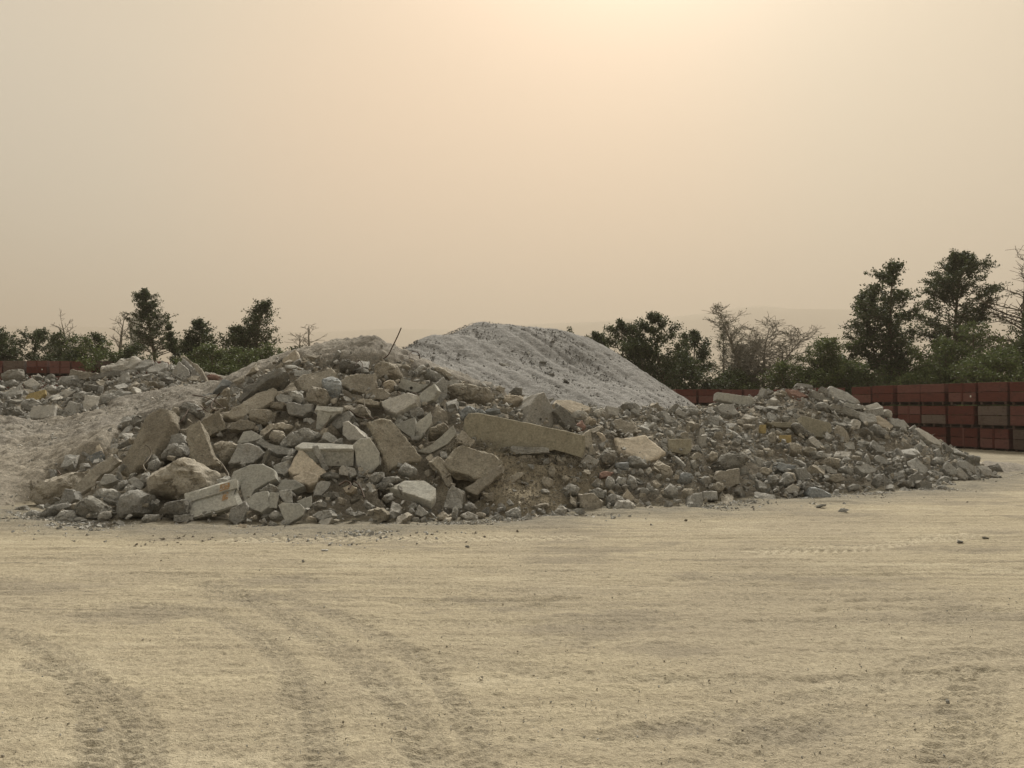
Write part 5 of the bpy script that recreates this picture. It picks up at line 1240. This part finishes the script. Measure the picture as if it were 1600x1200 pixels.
def skeleton(h, r, shape, r_, nB, t0, up, sub, lean=0.0, multi=1):
    """segments (p0, p1, r0, r1) and twig tips"""
    seg = []; tips = []
    for mst in range(multi):
        base = np.array([r_.normal()*0.12*r*(multi > 1), r_.normal()*0.12*r*(multi > 1), 0.0])
        hh = h*(1 if mst == 0 else r_.uniform(0.72, 0.97)); sway = np.array([r_.normal()*0.05*h+lean*h, r_.normal()*0.04*h, 0])*(1 if multi == 1 else 2.2)
        def tr(t): return base+np.array([sway[0]*t*t+0.012*h*math.sin(5*t+mst), sway[1]*t*t, hh*t])
        R0 = 0.014*h+0.02
        q = np.linspace(0, 1, 9)
        for a, b in zip(q[:-1], q[1:]): seg.append((tr(a), tr(b), R0*(1-a)**0.8+0.012, R0*(1-b)**0.8+0.012))
        for k in range(nB):
            t = t0+(0.985-t0)*(k+r_.random())/nB; p = tr(t); az = k*2.399+r_.normal()*0.5
            ln = r*shape((t-t0)/(1-t0))*r_.uniform(0.72, 1.12)*(1 if multi == 1 else 0.75); el = up(t)+r_.normal()*0.15
            d = np.array([math.cos(az)*math.cos(el), math.sin(az)*math.cos(el), math.sin(el)]); rb = max(0.010, R0*(1-t)*0.55+0.008); pts = [p]; dd = d.copy()
            for s in range(4):
                dd = dd+r_.normal(size=3)*0.12+np.array([0, 0, 0.05]); dd /= np.linalg.norm(dd); pts.append(pts[-1]+dd*ln/4)
            for s in range(4): seg.append((pts[s], pts[s+1], rb*(1-s/4.4), rb*(1-(s+1)/4.4)))
            for s in range(sub):
                u_ = r_.uniform(0.25, 1.0)*4; i = min(3, int(u_)); p2 = pts[i]+(pts[i+1]-pts[i])*(u_-i)
                e = dd*0.6+r_.normal(size=3)*0.55+np.array([0, 0, 0.25]); e /= np.linalg.norm(e); l2 = ln*r_.uniform(0.18, 0.42)+0.08
                m1 = p2+e*l2*0.5+r_.normal(size=3)*0.04*l2; m2 = p2+e*l2
                seg.append((p2, m1, rb*0.45, rb*0.3)); seg.append((m1, m2, rb*0.3, rb*0.14)); tips.append((p2, m2, e))
            tips.append((pts[3], pts[4], dd))
    return seg, tips
def seg_mesh(name, seg, m, par, rmin=0.0):
    s0 = np.array([s[0] for s in seg]); s1 = np.array([s[1] for s in seg]); r0 = np.maximum([s[2] for s in seg], rmin)[:, None]; r1 = np.maximum([s[3] for s in seg], rmin)[:, None]
    d = s1-s0; d /= np.linalg.norm(d, axis=1)[:, None]+1e-9; a = np.cross(d, [0.31, 0.2, 0.93]); a /= np.linalg.norm(a, axis=1)[:, None]+1e-9; b = np.cross(d, a)
    V = []
    for (p, rr) in ((s0, r0), (s1, r1)):
        for k in range(4): V.append(p+rr*(a*math.cos(k*math.pi/2)+b*math.sin(k*math.pi/2)))
    V = np.stack(V, 1).reshape(-1, 3); i = np.arange(len(seg))[:, None]*8
    Fq = np.concatenate([i+np.array([[k, (k+1) % 4, 4+(k+1) % 4, 4+k]]) for k in range(4)])
    return link(name, mesh_np(name, V, Fq, mat=m), par)
def leaves(name, tips, n, ls, spread, m, r_, par):
    n = int(n*1.5); ls = ls*0.82; spread = spread*0.62
    T0 = np.array([t[0] for t in tips]); T1 = np.array([t[1] for t in tips]); k = r_.integers(0, len(tips), n); u = r_.random(n)[:, None]**0.7
    clump = r_.uniform(0, 1, len(tips))
    P = T0[k]+(T1[k]-T0[k])*u*1.08+r_.normal(size=(n, 3))*spread
    A = r_.normal(size=(n, 3)); A /= np.linalg.norm(A, axis=1)[:, None]; B = np.cross(A, r_.normal(size=(n, 3))); B /= np.linalg.norm(B, axis=1)[:, None]
    s = ls*r_.uniform(0.6, 1.25, n)[:, None]
    V = np.stack([P-A*s*0.5, P+B*s*0.30, P+A*s*0.55, P-B*s*0.30], 1).reshape(-1, 3); Fq = np.arange(n*4).reshape(n, 4)
    ti = np.clip(0.55*clump[k]+0.45*r_.random(n), 0, 1)
    return link(name, mesh_np(name, V, Fq, tint=np.repeat(ti, 4), mat=m), par)
SHP = {'oval': lambda t: (max(0.0, 1-(2*t-0.9)**2*0.85))**0.6*0.95+0.05, 'cone': lambda t: (1-t)**0.8*0.95+0.07+0.1*math.sin(t*19), 'bush': lambda t: math.sqrt(max(0.0, 1-t*t))*0.9+0.12,
       'colum': lambda t: 0.55+0.45*math.sin(math.pi*min(1, t*1.1))-0.35*t, 'dome': lambda t: 0.55+0.5*math.sin(math.pi*(0.2+0.75*t))}
def tree(name, label, cat, px, ytop, Y, wpx, shape='oval', nB=34, sub=9, n=6500, ls=0.16, spread=0.13, m='dark', t0=0.12, up0=0.3, up1=1.0, multi=1, lean=0.0, seed=1, bark=None, group=None, ybase=None):
    r_ = np.random.default_rng(seed); p = at(px, ytop, Y); h = p[2]; r = wpx*0.5/F*Y
    e = bpy.data.objects.new(name, None); COL.objects.link(e); e.location = (p[0]-lean*h, Y, 0); e.rotation_euler = (0, 0, 0)
    seg, tips = skeleton(h, r, SHP[shape], r_, nB, t0, lambda t: up0+(up1-up0)*t, sub, lean, multi)
    E = np.array([t[1] for t in tips]); rx = max(0.2, np.percentile(np.abs(E[:, 0]-lean*E[:, 2])[E[:, 2] > h*0.35], 86)); xs_ = r/rx; xs_ = min(xs_, 4.0)
    sc3 = (xs_, xs_, 1.0); seg = [(a*sc3, b*sc3, c, d) for a, b, c, d in seg]; tips = [(a*sc3, b*sc3, c) for a, b, c in tips]
    zt = max(t[1][2] for t in tips); zs = h/max(zt, h*0.6)
    seg = [(a*(1, 1, zs), b*(1, 1, zs), c, d) for a, b, c, d in seg]; tips = [(a*(1, 1, zs), b*(1, 1, zs), c) for a, b, c in tips]
    if n == 0: seg = [(a, b, c*1.5, d*1.5) for a, b, c, d in seg]
    seg_mesh('trunk', seg, bark or BARK, e, 0.011 if n < 3000 else 0.006)
    if n: leaves('crown', tips, n, ls, spread, LEAF[m], r_, e)
    tag(e, label, cat, group); return e
GT = 'trees behind the yard'; GB = 'bushes along the back of the yard'
# tall single trees
tree('tree', 'tallest dense tree on the right, with a pointed rounded crown', 'tree', 1477, 392, 47, 88, 'oval', 70, 14, 22000, .15, .12, 'dark', 0.30, 0.15, 1.1, seed=11, group=GT)
tree('tree', 'open leafy tree left of the tallest one, forked and ragged', 'tree', 1378, 427, 46, 78, 'dome', 48, 12, 15000, .17, .12, 'dark', 0.30, 0.3, 1.15, multi=2, seed=25, group=GT)
tree('bare_tree', 'bare leafless tree cut by the right edge of the picture', 'bare tree', 1588, 384, 44, 84, 'dome', 26, 16, 0, t0=0.35, up0=0.5, up1=1.1, seed=13, group=GT, bark=BARK)
tree('bare_tree', 'tall half-bare poplar clump rising behind the far straight beam', 'bare tree', 1157, 486, 50, 76, 'dome', 50, 16, 2600, .11, .12, 'grey', 0.25, 0.95, 1.35, multi=3, seed=14, bark=BARK2, group=GT)
tree('bare_tree', 'leafless spreading tree just right of the half-bare poplar clump', 'bare tree', 1196, 494, 50, 84, 'dome', 44, 18, 500, .12, .12, 'grey', 0.3, 0.7, 1.2, multi=2, seed=15, bark=BARK2, group=GT)
tree('bare_tree', 'slender sparse poplar on the left of the half-bare clump', 'bare tree', 1124, 500, 52, 34, 'colum', 30, 12, 1500, .12, .10, 'grey', 0.12, 0.9, 1.3, seed=16, bark=BARK2, group=GT)
# middle right dense group
for k, (px_, yt, w_, lab, sh) in enumerate([(1034, 489, 72, 'highest bushy dark green tree beside the gravel heap', 'oval'), (975, 500, 62, 'second bushy tree beside the heap, partly hidden by its slope', 'oval'), (1082, 517, 66, 'rounded dark tree at the right end of the heap group', 'oval'),
        (1010, 530, 100, 'broad dark bush low behind the gravel heap slope', 'bush'), (1080, 555, 100, 'broad dark bush over the far red bins', 'bush'), (935, 520, 44, 'small green tree peeping over the heap shoulder', 'oval'), (896, 513, 16, 'tiny tuft of leaves above the heap crest', 'oval')]):
    tree('tree' if k not in (3, 4) else 'bush', lab, 'tree' if k not in (3, 4) else 'bush', px_, yt, 46+k % 3*2, w_, sh, 34, 10, 9500 if k != 6 else 900, .16, .15, 'dark', 0.05, 0.2, 1.0, seed=40+k, group=GT)
# right bushes
for k, (px_, yt, w_, lab, m_, Yv) in enumerate([(1262, 531, 62, 'rounded green bush right of the bare clump', 'mid', 46), (1300, 532, 54, 'taller green bush between bare clump and forked tree', 'mid', 47), (1235, 568, 70, 'low bush under the leafless spreading tree', 'mid', 45), (1325, 558, 84, 'low olive bush behind the crest of the right pile', 'mid', 44),
        (1372, 562, 84, 'low bush beneath the forked leafy tree', 'mid', 43), (1425, 532, 72, 'yellowish green bush between the two tall trees', 'mid', 43), (1470, 540, 80, 'bush at the foot of the tallest tree', 'mid', 42), (1530, 505, 100, 'big rounded green bush over the right bins', 'mid', 41), (1585, 480, 96, 'largest dark green bush at the right edge', 'dark', 40),
        (1410, 570, 90, 'low olive bush hugging the bins', 'mid', 40), (1500, 560, 90, 'low green bush just above the right bins', 'mid', 38.5), (1570, 545, 100, 'dense green bush just over the near right bins', 'mid', 36), (1285, 575, 80, 'low scrubby bush behind the right pile tip', 'mid', 44), (1170, 580, 90, 'low dark bush behind the far bins', 'mid', 47), (1650, 520, 110, 'bush cut off by the right edge behind the bins', 'dark', 38)]):
    tree('bush', lab, 'bush', px_, yt, Yv, w_*1.1, 'bush', 38, 9, 8500, .15, .17, m_, 0.03, 0.15, 1.0, multi=2, seed=60+k, group=GB)
# left side
tree('tree', 'tall feathery pointed tree on the left', 'tree', 243, 450, 52, 62, 'cone', 60, 12, 8500, .14, .09, 'dark', 0.50, 0.05, 1.1, seed=81, group=GT)
tree('tree', 'dark dense tree with spiky top, darkest of the left group', 'tree', 374, 470, 50, 74, 'oval', 50, 10, 12000, .16, .12, 'dark', 0.45, 0.3, 1.2, multi=3, seed=82, group=GT)
tree('tree', 'shorter leafy tree touching the darkest tree on its left', 'tree', 323, 498, 48, 58, 'oval', 36, 10, 8500, .16, .12, 'dark', 0.35, 0.3, 1.1, multi=2, seed=83, group=GT)
tree('tree', 'slim leafy tree between the feathery tree and the short leafy one', 'tree', 283, 508, 50, 40, 'colum', 30, 9, 4500, .15, .12, 'dark', 0.1, 0.6, 1.2, seed=84, group=GT)
tree('tree', 'leafy tree cut by the left edge of the picture', 'tree', 8, 498, 46, 84, 'oval', 36, 10, 8500, .15, .13, 'dark', 0.35, 0.2, 1.1, multi=2, seed=85, group=GT)
tree('tree', 'loose leafy tree second from the left edge', 'tree', 46, 512, 48, 60, 'oval', 30, 9, 5500, .15, .13, 'dark', 0.35, 0.2, 1.1, seed=86, group=GT)
tree('tree', 'thin greyish tree third from the left edge', 'tree', 72, 522, 50, 36, 'colum', 26, 9, 2600, .14, .12, 'grey', 0.1, 0.6, 1.2, seed=87, group=GT)
tree('bare_tree', 'bare branching tree, left one of the two leafless ones', 'bare tree', 128, 481, 48, 70, 'dome', 15, 9, 0, t0=0.5, up0=0.25, up1=0.9, multi=2, seed=88, bark=BARK2, group=GT)
tree('bare_tree', 'slim bare tree beside the feathery pointed tree', 'bare tree', 182, 486, 50, 38, 'dome', 17, 10, 0, t0=0.5, up0=0.4, up1=1.1, seed=89, bark=BARK2, group=GT)
tree('bare_tree', 'leafless sapling sticking up by the dirt crest', 'bare tree', 478, 504, 46, 38, 'dome', 14, 5, 0, t0=0.62, up0=0.8, up1=1.1, multi=2, seed=90, bark=BARK2, group=GT)
for k, (px_, yt, w_, lab, m_, Yv) in enumerate([(20, 545, 80, 'low bush at the left edge over the red bins', 'dark', 46), (112, 522, 60, 'dark bush below the left bare tree', 'dark', 46), (155, 520, 52, 'rounded dark bush between the two bare trees', 'dark', 46), (75, 548, 70, 'low bush behind the far left bins', 'dark', 45), (205, 530, 90, 'wide low bush under the slim bare tree', 'mid', 45), (255, 540, 80, 'low bush under the feathery tree', 'dark', 44),
        (300, 552, 80, 'bush behind the far left crest slabs', 'mid', 43), (355, 540, 84, 'broad mid green bush beneath the darkest tree', 'mid', 42), (405, 545, 76, 'rounded bush right of the broad mid green one', 'mid', 42), (445, 541, 64, 'bush left of the leafless sapling', 'mid', 44), (485, 541, 56, 'small bush around the leafless sapling', 'dark', 44), (340, 572, 90, 'lowest bush in the gap between both piles', 'mid', 40), (400, 570, 90, 'low bush meeting the dirt bank flank', 'mid', 40), (150, 555, 90, 'low dark bush behind the middle of the far pile', 'dark', 44), (515, 547, 40, 'last small bush before the dirt crest', 'dark', 45)]):
    tree('bush', lab, 'bush', px_, yt, Yv, w_*1.12, 'bush', 36, 9, 8000, .15, .17, m_, 0.03, 0.15, 1.0, multi=2, seed=120+k, group=GB)

# ================================================================ FAR AWAY
def m_hill(t, bs, o):
    g = G(t); n = g.noise(g.pos(), 0.004, 5, 0.6); g.l(g.mix(n, (0.22, 0.20, 0.15), (0.28, 0.25, 0.19)), bs.inputs['Base Color']); bs.inputs['Roughness'].default_value = 1
HILL = mat('dry_hillside', m_hill)
def ridge(prof, D, depth, label, seed):
    """a mountain with a ridge line and both its flanks"""
    a = np.array(prof, float); xs = np.linspace(a[0, 0], a[-1, 0], 90); ys = np.interp(xs, a[:, 0], a[:, 1]); P = at(xs, ys, D); X = P[:, 0]; H = np.maximum(P[:, 2], 0)
    rows = 22; V = []
    for k in range(rows):
        t = k/(rows-1)*2-1; f = (1-abs(t))**1.1
        V.append(np.stack([X*(1+0.05*t), np.full_like(X, D)+t*depth, H*f*(1+0.18*n2(X, X*0+k, 0.006, 0.4, 3, seed)*(abs(t) > 0.05))-2*(abs(t) > 0.99)], -1))
    V = np.concatenate(V); n = len(xs); ii = np.arange(rows*n).reshape(rows, n); Fq = np.stack([ii[:-1, :-1].ravel(), ii[:-1, 1:].ravel(), ii[1:, 1:].ravel(), ii[1:, :-1].ravel()], -1)
    tag(link('mountain', mesh_np('mountain', V, Fq, mat=HILL, smooth=True)), kind='structure', label=label)
ridge([(760, 505), (860, 500), (1000, 494), (1060, 488), (1110, 482), (1150, 474), (1185, 471), (1230, 476), (1300, 477), (1380, 478), (1450, 484), (1600, 486), (1800, 500), (2000, 560)], 2700, 700, 'faint mountain ridge in smoke beyond the right trees', 3.0)
ridge([(-500, 540), (-200, 505), (0, 503), (140, 505), (330, 512), (500, 514), (620, 508), (760, 512), (900, 540)], 3000, 700, 'fainter mountain ridge in smoke beyond the left trees', 8.0)
def tower():
    Y0 = 420.0; a = at(203, 498, Y0); b = at(217, 498, Y0); wd = b[0]-a[0]; h = a[2]
    e = bpy.data.objects.new('storage_tower', None); COL.objects.link(e); e.location = ((a[0]+b[0])/2, Y0, 0); tag(e, 'pale blocky tower far off in the smoke behind the feathery tree', 'tower')
    mt = mat('tower_cladding', lambda t, bs, o: bs.inputs['Base Color'].__setattr__('default_value', (0.12, 0.14, 0.13, 1)))
    mb = mat('tower_band', lambda t, bs, o: bs.inputs['Base Color'].__setattr__('default_value', (0.20, 0.22, 0.20, 1)))
    o = link('shaft', box('shaft', wd*0.62, wd*0.6, h-6, mt, 0.1), e); o.location = (0, 0, (h-6)/2)
    o = link('head_house', box('head_house', wd, wd*0.8, 6, mb, 0.1), e); o.location = (0, 0, h-3)
    o = link('roof', box('roof', wd*1.06, wd*0.86, 0.4, mt, 0.05), e); o.location = (0, 0, h+0.2)
    for k in range(3):
        o = link('window', box('window', wd*0.12, 0.1, 1.6, mt, 0.02), e); o.location = ((k-1)*wd*0.27, -wd*0.4-0.02, h-3)
tower()

# ================================================================ THE SMOKY AIR
hz = bpy.data.meshes.new('haze'); bm = bmesh.new(); bmesh.ops.create_cube(bm, size=1.0); bm.to_mesh(hz); bm.free()
HZ_D = 0.0007
hm = bpy.data.materials.new('smoky_air'); hm.use_nodes = True; t = hm.node_tree; t.nodes.clear(); o_ = t.nodes.new('ShaderNodeOutputMaterial'); v_ = t.nodes.new('ShaderNodeVolumePrincipled')
v_.inputs['Color'].default_value = (0.46, 0.415, 0.365, 1); v_.inputs['Density'].default_value = HZ_D; v_.inputs['Anisotropy'].default_value = 0.3
t.links.new(v_.outputs[0], o_.inputs['Volume']); hz.materials.append(hm)
ho = link('haze', hz); ho.scale = (18400, 18400, 480); ho.location = (0, 0, 240-1.2); tag(ho, kind='stuff', label='wildfire smoke haze filling the air', category='haze')
